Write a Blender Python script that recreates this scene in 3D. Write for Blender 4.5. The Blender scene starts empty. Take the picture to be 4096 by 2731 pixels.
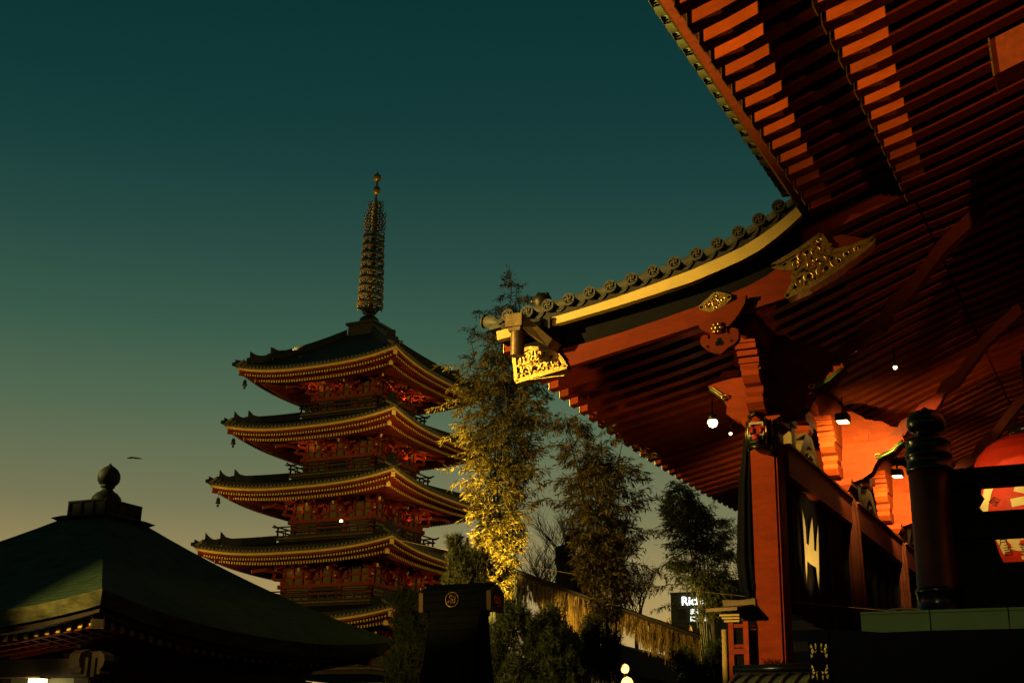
import bpy, math, random
from math import sin, cos, pi, radians, sqrt, atan2
from mathutils import Vector, Matrix
random.seed(7)
scene = bpy.context.scene
COL = scene.collection
GZ = -1.6            # ground level; the camera (eye height) is the origin

# ------------------------------------------------------------------ mesh builder
class MB:
    def __init__(s): s.v = []; s.f = []; s.m = []; s.sm = []
    def add(s, vs, fs, mi=0, smooth=False):
        o = len(s.v); s.v += [tuple(p) for p in vs]
        for f in fs: s.f.append([i+o for i in f]); s.m.append(mi); s.sm.append(smooth)
        return s
    def box(s, x0, x1, y0, y1, z0, z1, mi=0):
        return s.hexa([(x0,y0,z0),(x1,y0,z0),(x1,y1,z0),(x0,y1,z0),(x0,y0,z1),(x1,y0,z1),(x1,y1,z1),(x0,y1,z1)], mi)
    def hexa(s, p, mi=0):
        return s.add(p, [(3,2,1,0),(4,5,6,7),(0,1,5,4),(1,2,6,5),(2,3,7,6),(3,0,4,7)], mi)
    def cbox(s, c, d, mi=0): return s.box(c[0]-d[0]/2,c[0]+d[0]/2,c[1]-d[1]/2,c[1]+d[1]/2,c[2]-d[2]/2,c[2]+d[2]/2,mi)
    def beam(s, a, b, w, h, mi=0, up=(0,0,1), caps=None):
        a=Vector(a); b=Vector(b); d=(b-a).normalized(); u=Vector(up); r=d.cross(u)
        if r.length<1e-5: r=d.cross(Vector((0,1,0)))
        r.normalize(); u=r.cross(d).normalized(); r=r*w/2; u=u*h/2
        s.hexa([a-r-u,a+r-u,b+r-u,b-r-u,a-r+u,a+r+u,b+r+u,b-r+u], mi)
        return s
    def prism(s, poly, ext, mi=0, mside=None):
        n=len(poly); e=Vector(ext); P=[Vector(p) for p in poly]; Q=[p+e for p in P]
        nor=Vector((0,0,0))
        for i in range(n): nor+=P[i].cross(P[(i+1)%n])
        if nor.dot(e)>0: P.reverse(); Q.reverse()
        o=len(s.v); s.v+=[tuple(p) for p in P+Q]
        s.f.append([o+i for i in range(n)]); s.m.append(mi); s.sm.append(False)
        s.f.append([o+n+i for i in reversed(range(n))]); s.m.append(mi); s.sm.append(False)
        for i in range(n):
            j=(i+1)%n; s.f.append([o+j,o+i,o+n+i,o+n+j]); s.m.append(mi if mside is None else mside); s.sm.append(False)
        return s
    def loft(s, rings, mi=0, closed=True, caps=True, smooth=False):
        n=len(rings[0]); o=len(s.v)
        for r in rings: s.v+=[tuple(p) for p in r]
        for k in range(len(rings)-1):
            for i in range(n if closed else n-1):
                j=(i+1)%n; a=o+k*n
                s.f.append([a+i,a+j,a+n+j,a+n+i]); s.m.append(mi); s.sm.append(smooth)
        if caps and closed:
            s.f.append([o+i for i in reversed(range(n))]); s.m.append(mi); s.sm.append(False)
            e=o+(len(rings)-1)*n; s.f.append([e+i for i in range(n)]); s.m.append(mi); s.sm.append(False)
        return s
    def lathe(s, prof, c=(0,0,0), seg=20, mi=0, smooth=True, caps=True):
        rings=[[(c[0]+max(r,1e-4)*cos(2*pi*i/seg),c[1]+max(r,1e-4)*sin(2*pi*i/seg),c[2]+z) for i in range(seg)] for r,z in prof]
        return s.loft(rings, mi, True, caps, smooth)
    def tube(s, path, r, seg=8, mi=0, smooth=True, caps=True):
        P=[Vector(p) for p in path]; rings=[]; ref=None
        for k,p in enumerate(P):
            d=(P[min(k+1,len(P)-1)]-P[max(k-1,0)]).normalized()
            if ref is None:
                ref=Vector((0,0,1)) if abs(d.z)<.9 else Vector((1,0,0))
            a=(ref-d*ref.dot(d)).normalized(); b=d.cross(a); ref=a
            rr=r[k] if isinstance(r,(list,tuple)) else r
            rings.append([p+(a*cos(2*pi*i/seg)+b*sin(2*pi*i/seg))*rr for i in range(seg)])
        return s.loft(rings, mi, True, caps, smooth)
    def xf(s, M, frm=0):
        for i in range(frm,len(s.v)): s.v[i]=tuple(M@Vector(s.v[i]))
        return s
    def put(s, other, M):
        o=len(s.v); s.v+=[tuple(M@Vector(p)) for p in other.v]
        s.f+=[[i+o for i in f] for f in other.f]; s.m+=other.m; s.sm+=other.sm
        return s
    def mesh(s, name, mats, off=(0,0,0)):
        me=bpy.data.meshes.new(name)
        ox,oy,oz=off
        me.from_pydata([(x-ox,y-oy,z-oz) for x,y,z in s.v],[],s.f)
        for m in (mats if isinstance(mats,(list,tuple)) else [mats]): me.materials.append(m)
        me.polygons.foreach_set('material_index',s.m); me.polygons.foreach_set('use_smooth',s.sm)
        me.update(); return me

def wloc(o):
    v=Vector((0,0,0))
    while o is not None: v+=Vector(o.location); o=o.parent
    return v
def link(name, me, parent=None, loc=(0,0,0)):
    o=bpy.data.objects.new(name, me); COL.objects.link(o); o.location=loc
    if parent is not None: o.parent=parent
    return o
def part(name, mb, mats, parent, origin=None, label=None):
    """mesh given in scene coordinates -> child whose origin sits at `origin` (or its parent's)"""
    pw=wloc(parent); org=Vector(origin) if origin is not None else pw
    o=link(name, mb.mesh(name, mats, org), parent, org-pw)
    if label: o['label']=label
    return o
def tag(o, label, cat, group=None, kind=None):
    if label: o['label']=label
    if cat: o['category']=cat
    if group: o['group']=group
    if kind: o['kind']=kind
    return o
def thing(name, loc, label, cat, group=None):
    return tag(link(name, None, None, loc), label, cat, group)
def solo(name, mb, mats, loc, label, cat, group=None):
    return tag(link(name, mb.mesh(name, mats, loc), None, loc), label, cat, group)
def struct(name, mb, mats):
    o=link(name, mb.mesh(name, mats)); o['kind']='structure'; return o
def dup(o, name=None, parent=None, dloc=(0,0,0)):
    c=o.copy(); COL.objects.link(c)
    if parent is not None: c.parent=parent
    c.location=Vector(o.location)+Vector(dloc); return c

# ------------------------------------------------------------------ materials
def mat(name, col, rough=.6, metal=0., var=.25, scale=3., bump=.15, col2=None, spec=.3, stretch=None, trans=0., bscale=None, rnd=0.):
    m=bpy.data.materials.new(name); m.use_nodes=True; nt=m.node_tree; N=nt.nodes; L=nt.links
    b=N['Principled BSDF']; b.inputs['Roughness'].default_value=rough; b.inputs['Metallic'].default_value=metal
    b.inputs['Specular IOR Level'].default_value=spec
    tc=N.new('ShaderNodeTexCoord'); mp=N.new('ShaderNodeMapping'); L.new(tc.outputs['Object'],mp.inputs[0])
    if stretch: mp.inputs['Scale'].default_value=stretch
    n=N.new('ShaderNodeTexNoise'); n.inputs['Scale'].default_value=scale; n.inputs['Detail'].default_value=6; n.inputs['Roughness'].default_value=.65
    L.new(mp.outputs[0],n.inputs['Vector'])
    r=N.new('ShaderNodeValToRGB'); c2=col2 or tuple(c*(1-2*var) for c in col)
    r.color_ramp.elements[0].position=.3; r.color_ramp.elements[1].position=.7
    r.color_ramp.elements[0].color=(*c2,1); r.color_ramp.elements[1].color=(*[min(1,c*(1+.5*var)) for c in col],1)
    L.new(n.outputs['Fac'],r.inputs[0]); L.new(r.outputs[0],b.inputs['Base Color'])
    if bump:
        n2=N.new('ShaderNodeTexNoise'); n2.inputs['Scale'].default_value=bscale or scale*6; n2.inputs['Detail'].default_value=4
        L.new(mp.outputs[0],n2.inputs['Vector'])
        bp=N.new('ShaderNodeBump'); bp.inputs['Strength'].default_value=bump; bp.inputs['Distance'].default_value=.03
        L.new(n2.outputs['Fac'],bp.inputs['Height']); L.new(bp.outputs[0],b.inputs['Normal'])
        # roughness variation
        mr=N.new('ShaderNodeMapRange'); mr.inputs[3].default_value=max(.05,rough-.12); mr.inputs[4].default_value=min(1,rough+.12)
        L.new(n2.outputs['Fac'],mr.inputs[0]); L.new(mr.outputs[0],b.inputs['Roughness'])
    if rnd:    # every board was painted and weathered a little differently
        oi=N.new('ShaderNodeObjectInfo'); m2=N.new('ShaderNodeMapRange'); m2.inputs[3].default_value=1-rnd; m2.inputs[4].default_value=1+rnd*.5; L.new(oi.outputs['Random'],m2.inputs[0])
        mx=N.new('ShaderNodeMixRGB'); mx.blend_type='MULTIPLY'; mx.inputs[0].default_value=1; L.new(r.outputs[0],mx.inputs[1]); L.new(m2.outputs[0],mx.inputs[2]); L.new(mx.outputs[0],b.inputs['Base Color'])
    if trans: b.inputs['Transmission Weight'].default_value=trans
    return m
def emit(name, col, st):
    m=bpy.data.materials.new(name); m.use_nodes=True; b=m.node_tree.nodes['Principled BSDF']
    b.inputs['Base Color'].default_value=(*col,1); b.inputs['Emission Color'].default_value=(*col,1); b.inputs['Emission Strength'].default_value=st
    return m
def leafmat(name, a, b_, tl=.35, rough=.5):
    m=bpy.data.materials.new(name); m.use_nodes=True; nt=m.node_tree; N=nt.nodes; L=nt.links
    b=N['Principled BSDF']; b.inputs['Roughness'].default_value=rough; b.inputs['Specular IOR Level'].default_value=.1
    g=N.new('ShaderNodeNewGeometry'); r=N.new('ShaderNodeValToRGB'); r.color_ramp.elements[0].color=(*a,1); r.color_ramp.elements[1].color=(*b_,1)
    L.new(g.outputs['Random Per Island'],r.inputs[0]); L.new(r.outputs[0],b.inputs['Base Color'])
    t=N.new('ShaderNodeBsdfTranslucent'); L.new(r.outputs[0],t.inputs[0]); mx=N.new('ShaderNodeMixShader'); mx.inputs[0].default_value=tl
    L.new(b.outputs[0],mx.inputs[1]); L.new(t.outputs[0],mx.inputs[2]); L.new(mx.outputs[0],N['Material Output'].inputs[0])
    return m
def lines(m, axis, freq, depth=.02, strength=.8, dark=.35, brick=None):
    """adds courses (shingles / tile rolls) as bump and thin dark joints to a material"""
    nt=m.node_tree; N=nt.nodes; L=nt.links; b=N['Principled BSDF']
    tc=N.new('ShaderNodeTexCoord'); w=N.new('ShaderNodeTexWave'); w.wave_type='BANDS'; w.bands_direction=axis; w.wave_profile='SAW'
    w.inputs['Scale'].default_value=freq*pi/10; w.inputs['Distortion'].default_value=.6; w.inputs['Detail'].default_value=1; w.inputs['Detail Scale'].default_value=.7
    L.new(tc.outputs['Object'],w.inputs['Vector'])
    bp=N.new('ShaderNodeBump'); bp.inputs['Strength'].default_value=strength; bp.inputs['Distance'].default_value=depth
    L.new(w.outputs['Fac'],bp.inputs['Height']); old=b.inputs['Normal'].links
    if old: L.new(old[0].from_socket,bp.inputs['Normal'])
    L.new(bp.outputs[0],b.inputs['Normal'])
    cr=N.new('ShaderNodeValToRGB'); cr.color_ramp.elements[0].color=(dark,dark,dark,1); cr.color_ramp.elements[1].position=.25; cr.color_ramp.elements[1].color=(1,1,1,1)
    L.new(w.outputs['Fac'],cr.inputs[0]); mx=N.new('ShaderNodeMixRGB'); mx.blend_type='MULTIPLY'; mx.inputs[0].default_value=1
    src=b.inputs['Base Color'].links[0].from_socket; L.new(src,mx.inputs[1]); L.new(cr.outputs[0],mx.inputs[2]); L.new(mx.outputs[0],b.inputs['Base Color'])
    return m
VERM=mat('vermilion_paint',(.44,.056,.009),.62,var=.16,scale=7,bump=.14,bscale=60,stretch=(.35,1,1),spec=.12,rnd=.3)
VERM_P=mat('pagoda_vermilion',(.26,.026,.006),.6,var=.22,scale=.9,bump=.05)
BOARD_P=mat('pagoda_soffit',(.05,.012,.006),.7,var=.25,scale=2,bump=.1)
VERM_D=mat('dark_vermilion_wood',(.22,.028,.010),.65,var=.18,scale=6,bump=.12,bscale=25)
WHITE=mat('ochre_painted_wood',(.80,.55,.14),.55,var=.08,scale=2,bump=.05)
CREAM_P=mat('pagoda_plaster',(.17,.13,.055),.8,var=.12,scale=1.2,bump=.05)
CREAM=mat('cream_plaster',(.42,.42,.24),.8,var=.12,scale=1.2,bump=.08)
GOLD=mat('gilt_metal',(.80,.50,.12),.32,1.,var=.25,scale=9,bump=.25)
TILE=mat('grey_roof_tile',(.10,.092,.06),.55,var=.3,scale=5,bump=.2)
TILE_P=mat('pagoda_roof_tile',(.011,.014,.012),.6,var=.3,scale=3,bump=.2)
TILE_E=mat('pagoda_tile_end',(.16,.14,.075),.6,var=.25,scale=5,bump=.1)
BLACKW=mat('black_painted_wood',(.006,.0055,.005),.7,var=.2,scale=2,bump=.1,spec=.08)
LACQ=mat('black_lacquer',(.010,.009,.009),.24,var=.1,scale=3,bump=.02,spec=.3)
BROWNL=mat('brown_lacquer',(.075,.022,.010),.34,var=.2,scale=2,bump=.03,spec=.35)
DARKW=mat('dark_wood',(.045,.032,.022),.7,var=.3,scale=2,bump=.2,stretch=(1,1,.2))
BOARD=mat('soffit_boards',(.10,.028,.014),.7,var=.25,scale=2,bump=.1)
COPPER=mat('brown_copper_sheet',(.22,.145,.06),.45,.6,var=.25,scale=3,bump=.08)
BRONZE=mat('dark_bronze',(.10,.085,.045),.38,.9,var=.3,scale=4,bump=.1)
SPIREM=mat('aged_gilt_bronze',(.42,.27,.06),.42,.6,var=.3,scale=3,bump=.1)
GREEN=mat('green_pigment',(.05,.16,.05),.5,var=.3,scale=6,bump=.1)
REDP=mat('red_pigment',(.55,.03,.015),.45,var=.2,scale=6,bump=.1)
OCHRE=WHITE
BARG=mat('shaded_bargeboard_vermilion',(.20,.026,.005),.65,var=.16,scale=5,bump=.12,bscale=50,stretch=(.35,1,1),spec=.1)  # vermilion darkened: shade on bargeboard and pendant is put into the colour
TEETH=mat('ivory_paint',(.8,.7,.5),.4,var=.1,scale=6,bump=.05)
CLOTH=mat('black_curtain_cloth',(.010,.010,.012),.85,var=.3,scale=1,bump=.2,spec=.1)
PURPLE=mat('dark_maroon_cloth',(.10,.022,.012),.85,var=.3,scale=1.5,bump=.2,spec=.1)
EMBLEM=mat('white_dyed_cloth',(.75,.66,.36),.8,var=.08,scale=2,bump=.1,spec=.1)
STONE=mat('stone_paving',(.25,.24,.22),.8,var=.25,scale=.4,bump=.3,bscale=8)
SHING=lines(mat('bark_shingles',(.040,.080,.042),.7,var=.3,scale=2.5,bump=.25),'Z',13,.05,1.,.12)
SHING_K=lines(mat('dark_cedar_shingles',(.016,.024,.016),.75,var=.3,scale=2.5,bump=.25,spec=.1),'Z',9,.05,1.,.3)
PATINA=mat('green_black_patina',(.025,.04,.028),.6,.2,var=.3,scale=4,bump=.1)
SHING_E=mat('shingle_edge',(.16,.16,.07),.75,var=.45,scale=2.2,bump=.3,stretch=(1,1,3))
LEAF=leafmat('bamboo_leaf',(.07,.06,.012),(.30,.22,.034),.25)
LEAF2=leafmat('bamboo_leaf_shaded',(.018,.028,.008),(.07,.075,.02),.2)  # same leaf with shade put into its colour, for the dimmest clump
LEAF3=leafmat('bamboo_leaf_half_lit',(.04,.038,.009),(.20,.14,.025),.22)  # same leaf, its weaker light painted into the colour
CULM=mat('bamboo_culm',(.055,.06,.018),.4,var=.3,scale=1.5,bump=.05,spec=.3)
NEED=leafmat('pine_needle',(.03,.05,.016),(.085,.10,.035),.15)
NEED2=leafmat('floodlit_pine_needle',(.05,.07,.02),(.12,.13,.04),.15)  # paler copy of the needle, floodlight glow put into the colour
BARK=mat('tree_bark',(.05,.04,.028),.9,var=.4,scale=4,bump=.6,stretch=(1,1,.3))
STRAW=leafmat('rice_straw',(.10,.06,.015),(.55,.38,.11),.25,.7)
CONC=mat('green_grey_cladding',(.15,.16,.13),.7,var=.15,scale=.15,bump=.05)
CONC2=mat('dark_cladding',(.06,.07,.06),.7,var=.2,scale=.1,bump=.05)
GLASS=mat('dark_window_glass',(.02,.025,.025),.12,var=.1,scale=.3,bump=.0,spec=.6)
PANEL=mat('olive_steel_panel',(.17,.26,.085),.55,var=.06,scale=1.2,bump=.06)
LANT=mat('red_lantern_paper',(.55,.03,.012),.6,var=.12,scale=2,bump=.1)
INK=mat('black_ink',(.012,.012,.012),.6,var=.1,scale=3,bump=0)
OLIVE=mat('olive_copper_roofing',(.24,.24,.09),.5,.3,var=.3,scale=3,bump=.1)
WOODL=mat('pale_cypress_wood',(.42,.28,.10),.6,var=.25,scale=2,bump=.15,stretch=(1,1,.3))
LAMP=emit('lamp_glass',(1.,.83,.42),4.)
LAMPS=emit('small_lamp_glass',(1.,.80,.42),3.)
SIGN=emit('sign_light',(.92,.96,.90),3.6)
SIGN2=emit('sign_light_small',(.88,.92,.72),1.7)
GLOBE=emit('globe_lamp_glass',(1.,.62,.14),3.2)
NET=mat('wire_net',(.10,.07,.04),.5,.6,var=.1,scale=3,bump=0)
SKY_STOPS=[(0.0,(.56,.34,.11)),(.08,(.50,.31,.105)),(.115,(.39,.262,.095)),(.18,(.175,.166,.077)),(.25,(.083,.130,.068)),(.31,(.037,.095,.057)),(.37,(.0175,.062,.045)),(.43,(.0068,.043,.0355)),(.47,(.0034,.034,.030)),(.54,(.0012,.0265,.0228)),(.8,(.003,.034,.027)),(1.,(.003,.034,.026))]
# ------------------------------------------------------------------ camera
PI_,RO_,YA_=radians(18.16637),radians(1.190347),radians(26.65866)
fw=Vector((-sin(YA_)*cos(PI_),cos(YA_)*cos(PI_),sin(PI_))); r_=Vector((cos(YA_),sin(YA_),0)); u_=r_.cross(fw)
R_=r_*cos(RO_)+u_*sin(RO_); U_=-r_*sin(RO_)+u_*cos(RO_)
cam=bpy.data.cameras.new('camera'); co=bpy.data.objects.new('camera',cam); COL.objects.link(co)
cam.lens=45.373; cam.sensor_width=36; cam.clip_start=.1; cam.clip_end=5000
co.matrix_world=Matrix((( R_.x,U_.x,-fw.x,0),(R_.y,U_.y,-fw.y,0),(R_.z,U_.z,-fw.z,0),(0,0,0,1)))
scene.camera=co

# ------------------------------------------------------------------ sky and ground
w=bpy.data.worlds.new('World'); scene.world=w; w.use_nodes=True; nt=w.node_tree; N=nt.nodes; L=nt.links
bg=N['Background']
sky=N.new('ShaderNodeTexSky'); sky.sky_type='NISHITA'; sky.sun_disc=False
sky.sun_elevation=radians(2.0); sky.sun_rotation=radians(-25); sky.air_density=1.; sky.dust_density=1.; sky.ozone_density=3.
bw=N.new('ShaderNodeRGBToBW'); L.new(sky.outputs[0],bw.inputs[0])
tc=N.new('ShaderNodeTexCoord'); sx=N.new('ShaderNodeSeparateXYZ'); L.new(tc.outputs['Generated'],sx.inputs[0])
# dusk grade: the hue of the clear sky runs from amber at the horizon to deep teal overhead
ramp=N.new('ShaderNodeValToRGB'); L.new(sx.outputs['Z'],ramp.inputs[0]); cr=ramp.color_ramp

cr.elements[0].position=SKY_STOPS[0][0]; cr.elements[0].color=(*SKY_STOPS[0][1],1)
cr.elements[1].position=SKY_STOPS[-1][0]; cr.elements[1].color=(*SKY_STOPS[-1][1],1)
for p,c in SKY_STOPS[1:-1]:
    e=cr.elements.new(p); e.color=(*c,1)
mul=N.new('ShaderNodeMixRGB'); mul.blend_type='MIX'; mul.inputs[0].default_value=.05
L.new(ramp.outputs[0],mul.inputs[1])
sc=N.new('ShaderNodeMixRGB'); sc.blend_type='MULTIPLY'; sc.inputs[0].default_value=1; L.new(sky.outputs[0],sc.inputs[1]); sc.inputs[2].default_value=(.12,.20,.16,1)
L.new(sc.outputs[0],mul.inputs[2]); em=N.new('ShaderNodeMapRange'); em.inputs[1].default_value=-.9; em.inputs[2].default_value=.35; em.inputs[3].default_value=.3; em.inputs[4].default_value=1.; L.new(sx.outputs['Y'],em.inputs[0])
fin=N.new('ShaderNodeMixRGB'); fin.blend_type='MULTIPLY'; fin.inputs[0].default_value=1; L.new(mul.outputs[0],fin.inputs[1]); L.new(em.outputs[0],fin.inputs[2]); L.new(fin.outputs[0],bg.inputs[0]); bg.inputs[1].default_value=1.
sd=bpy.data.lights.new('sun','SUN'); so=bpy.data.objects.new('sun',sd); COL.objects.link(so)
sd.energy=.004; sd.angle=radians(15); sd.color=(1,.75,.5); so.rotation_euler=(radians(88),0,radians(205))

g=MB(); g.add([(-1500,-1500,GZ),(1500,-1500,GZ),(1500,1500,GZ),(-1500,1500,GZ)],[(0,1,2,3)])
struct('ground',g,STONE)

# ------------------------------------------------------------------ pagoda
K=.92; PX,PY=-65.81*K,100*K
PM=Matrix.Translation((PX,PY,0))@Matrix.Scale(K,4)
PW=[8.591,8.993,9.61,10.136,10.65]; PZ=[34.64,29.007,23.456,17.713,11.82]
PB=[4.364,4.789,5.301,5.663,6.1]; PF=[30.77,24.938,19.114,13.265,7.6]
SAG=.82
pag=thing('pagoda',(PX,PY,GZ),'five storied red pagoda with a gilt spire, lit eaves and dark tiled roofs','pagoda')
def sp(k,a,n,z):
    return ((a,-n,z),(n,a,z),(-a,n,z),(-n,-a,z))[k]
def lift(t): return SAG*abs(t)**2.7
def pput(name,mb,mats,parent=None,label=None,origin=None):
    m=MB(); m.put(mb,PM); return part(name,m,mats,parent or pag,origin,label)
def arm(mb,x0,x1,yc,wd,z0,h,mi=0,cap=None,axis='x'):
    """bracket arm with a boat shaped underside along x (outward) or y"""
    def P(x,z): return (x,yc-wd/2,z) if axis=='x' else (yc-wd/2,x,z)
    s=1 if x1>x0 else -1
    poly=[P(x0,z0),P(x1-s*.34,z0),P(x1-s*.16,z0+h*.18),P(x1-s*.04,z0+h*.5),P(x1,z0+h*.6),P(x1,z0+h),P(x0,z0+h)]
    mb.prism(poly,(0,wd,0) if axis=='x' else (wd,0,0),mi)
    if cap is not None:
        e=.012*s
        if axis=='x': mb.box(min(x1,x1+e),max(x1,x1+e),yc-wd/2+.01,yc+wd/2-.01,z0+h*.6,z0+h-.01,cap)
        else: mb.box(yc-wd/2+.01,yc+wd/2-.01,min(x1,x1+e),max(x1,x1+e),z0+h*.6,z0+h-.01,cap)
def masu(mb,x,y,z,s=.26,h=.2,mi=0):
    a=s/2; b=s*.36
    mb.loft([[(x-b,y-b,z),(x+b,y-b,z),(x+b,y+b,z),(x-b,y+b,z)],[(x-a,y-a,z+h*.45),(x+a,y-a,z+h*.45),(x+a,y+a,z+h*.45),(x-a,y+a,z+h*.45)],[(x-a,y-a,z+h),(x+a,y-a,z+h),(x+a,y+a,z+h),(x-a,y+a,z+h)]],mi)
def bracket_mb(H,diag=False):
    b=MB(); st=.62; hs=H/3.55; g=1.414 if diag else 1.
    masu(b,.0,0,0,.55,.34)
    for k in range(3):
        z=.34+k*hs
        arm(b,-.1,(k+1)*st*g-.05+.28,0,.20,z,.26,0,1)
        for q in range(k+1):
            x=q*st*g
            if not (diag and q==0):
                for s in (-1,1):
                    arm(b,0,s*.78,x,.18,z,.25,0,1,'y'); masu(b,x,s*.64,z+.25,.26,hs-.25-.02)
            masu(b,x,0,z+.26,.26,hs-.28)
        masu(b,(k+1)*st*g,0,z+.26,.26,hs-.28)
    for z,x in ((.34+hs*.95,2.05*g),(.34+hs*1.9,2.65*g)):      # slanting tail rafters with pale cut ends
        b.beam((-.1,0,z+.75),(x,0,z+.05),.2,.3,0); d=Vector((x+.1,0,-.7)).normalized()
        b.beam((x,0,z+.05),(x+d.x*.02,0,z+.05+d.z*.02),.17,.27,1)
    return b
for i in range(5):
    W_,Z_,B_,F_=PW[i],PZ[i],PB[i],PF[i]; hb=B_-1.12; zm=Z_-SAG
    def zc(t,n): return zm+lift(t)*max(0,min(1,(n-hb)/(W_-hb)))**1.5
    M=28
    strip=MB(); fas=MB(); tedge=MB(); sof=MB(); roof=MB()
    top_h=(PB[i-1]-.1 if i else 1.5); top_z=(PF[i-1]-.42 if i else 39.0)
    for k in range(4):
        ts=[-1+2*j/M for j in range(M+1)]; ts=[math.copysign(abs(t)**.8,t) for t in ts]
        def ring(n0,n1,z0,z1,t):
            z=zc(t,W_); return [sp(k,t*n0,n0,z+z0),sp(k,t*n1,n1,z+z0),sp(k,t*n1,n1,z+z1),sp(k,t*n0,n0,z+z1)]
        strip.loft([ring(W_,W_-.14,-.20,-.01,t) for t in ts],0)
        fas.loft([ring(W_-.10,W_-.30,-.36,-.19,t) for t in ts],0)
        tedge.loft([ring(W_+.10,W_-.3,-.005,.13,t) for t in ts],0)
        # second fascia (kioi) above the base rafter tips
        def ring2(t):
            n=W_-1.42; z=zc(t,n)-.62; return [sp(k,t*n,n,z),sp(k,t*(n-.16),n-.16,z),sp(k,t*(n-.16),n-.16,z+.16),sp(k,t*n,n,z+.16)]
        fas.loft([ring2(t) for t in ts],0)
        # boards above the rafters
        for j in range(M):
            t0,t1=ts[j],ts[j+1]; q=[]
            for (n,dz) in ((W_-.25,-.30),(W_-1.5,-.42),(hb-.1,.30)):
                q.append([sp(k,t0*n,n,zc(t0,n)+dz),sp(k,t1*n,n,zc(t1,n)+dz)])
            for a in range(2): sof.add([q[a][0],q[a][1],q[a+1][1],q[a+1][0]],[(0,1,2,3)])
        # tiled slope
        R=10; g_=[]
        for a in range(R+1):
            f=a/R; n=(W_+.10)*(1-f)+top_h*f
            row=[]
            for t in ts:
                z0=zc(t,W_)+.13; row.append(sp(k,t*n,n,z0+(top_z-z0)*(.62*f+.38*f*f) if True else 0))
            g_.append(row)
        for a in range(R):
            for j in range(M): roof.add([g_[a][j],g_[a][j+1],g_[a+1][j+1],g_[a+1][j]],[(0,1,2,3)],0)
        # round tile ends
        nt_=int(2*W_/.40)
        for j in range(nt_+1):
            t=-1+2*j/nt_; n=W_+.12; z=zc(t,W_)+.15; c=Vector(sp(k,t*n,n,z)); d=Vector(sp(k,0,1,0)); a_=Vector(sp(k,1,0,0))
            rg=[c+(a_*cos(2*pi*q/8)+Vector((0,0,1))*sin(2*pi*q/8))*.125 for q in range(8)]
            tedge.loft([[p+d*.03 for p in rg],[p-d*.9+Vector((0,0,.42)) for p in rg]],0)
    roof.add([sp(k,-top_h,top_h,top_z) for k in range(4)],[(0,1,2,3)])
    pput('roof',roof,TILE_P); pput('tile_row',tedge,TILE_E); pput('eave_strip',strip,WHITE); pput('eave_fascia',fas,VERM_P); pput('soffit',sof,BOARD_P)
    fl=MB(); ba=MB(); n_r=int(2*W_/.285)
    for k in range(4):
        for j in range(n_r):
            a=-W_+(j+.5)*2*W_/n_r
            if abs(a)<W_-.45:
                n1=W_-.34; n0=max(W_-1.62,abs(a)); t=a/W_
                z1=zc(t,W_)-.50; z0=zc(t,n0)-.42
                fl.beam(sp(k,a,n0,z0),sp(k,a,n1,z1),.11,.17,0); d=(Vector(sp(k,a,n1,z1))-Vector(sp(k,a,n0,z0))).normalized()
                fl.beam(sp(k,a,n1,z1),Vector(sp(k,a,n1,z1))+d*.02,.128,.19,1)
            if abs(a)<W_-1.55:
                n1=W_-1.36; n0=max(hb,abs(a)); t=a/(W_-1.36)
                z1=zc(t,n1)-.74; z0=zc(t,n0)+.12 if n0==hb else zc(t,n0)-.74+(n1-n0)*.17
                ba.beam(sp(k,a,n0,z0),sp(k,a,n1,z1),.12,.19,0); d=(Vector(sp(k,a,n1,z1))-Vector(sp(k,a,n0,z0))).normalized()
                ba.beam(sp(k,a,n1,z1),Vector(sp(k,a,n1,z1))+d*.02,.135,.21,1)
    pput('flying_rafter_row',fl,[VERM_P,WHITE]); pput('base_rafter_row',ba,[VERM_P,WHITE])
    # corner beams, hip ridges
    for sx_,sy_ in ((1,-1),(1,1),(-1,1),(-1,-1)):
        c=MB(); zc_=Z_
        for (n0,n1,za,zb_,wd,h,cap) in ((W_-1.75,W_-.12,zc_-.62,zc_-.50,.32,.42,1),(hb,W_-1.2,zm+.1,zc_-1.02,.34,.46,1)):
            p0=Vector((sx_*n0,sy_*n0,za)); p1=Vector((sx_*n1,sy_*n1,zb_)); c.beam(p0,p1,wd,h,0); d=(p1-p0).normalized()
            c.beam(p1,p1+d*.03,wd+.03,h+.03,cap)
        pput('corner_beam',c,[VERM_P,WHITE])
        rd=MB()
        def hip(f):
            n=(W_+.10)*(1-f)+top_h*f; z0=Z_+.13; return n,z0+(top_z-z0)*(.62*f+.38*f*f)
        for f0,f1,hh,wd in ((.30,1.,.62,.34),(.115,.30,.58,.30),(-.012,.115,.34,.26)):
            rings=[]
            for q in range(11):
                f=f0+(f1-f0)*q/10; n,z=hip(f); up=(.66 if f0>0 else .30)*max(0,1-(f-f0)/.13)**2
                px_,py_=sx_*n,sy_*n; ax=Vector((-sy_*sx_*1,1,0)) if False else Vector((sx_*-1,sy_*1,0)).normalized()*wd/2
                c0=Vector((px_,py_,z-.1)); t1=Vector((0,0,hh+.1+up)); lo=Vector((0,0,up*.35))
                rings.append([c0-ax+lo,c0+ax+lo,c0+ax*.8+t1,c0-ax*.8+t1])
            rd.loft(rings,0)
            n,z=hip(f0)       # demon-mask end tile
            rd.cbox((sx_*(n+.03),sy_*(n+.03),z+hh*.55),(.34,.34,hh*.9),0)
        pput('hip_ridge',rd,TILE_P)
        if i==0:
            for f in (.04,.07): pass
    # body
    bd=MB(); zt=zm+.62
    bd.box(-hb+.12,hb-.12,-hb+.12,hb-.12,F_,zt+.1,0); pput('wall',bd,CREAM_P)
    fr=MB(); dr=MB()
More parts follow.
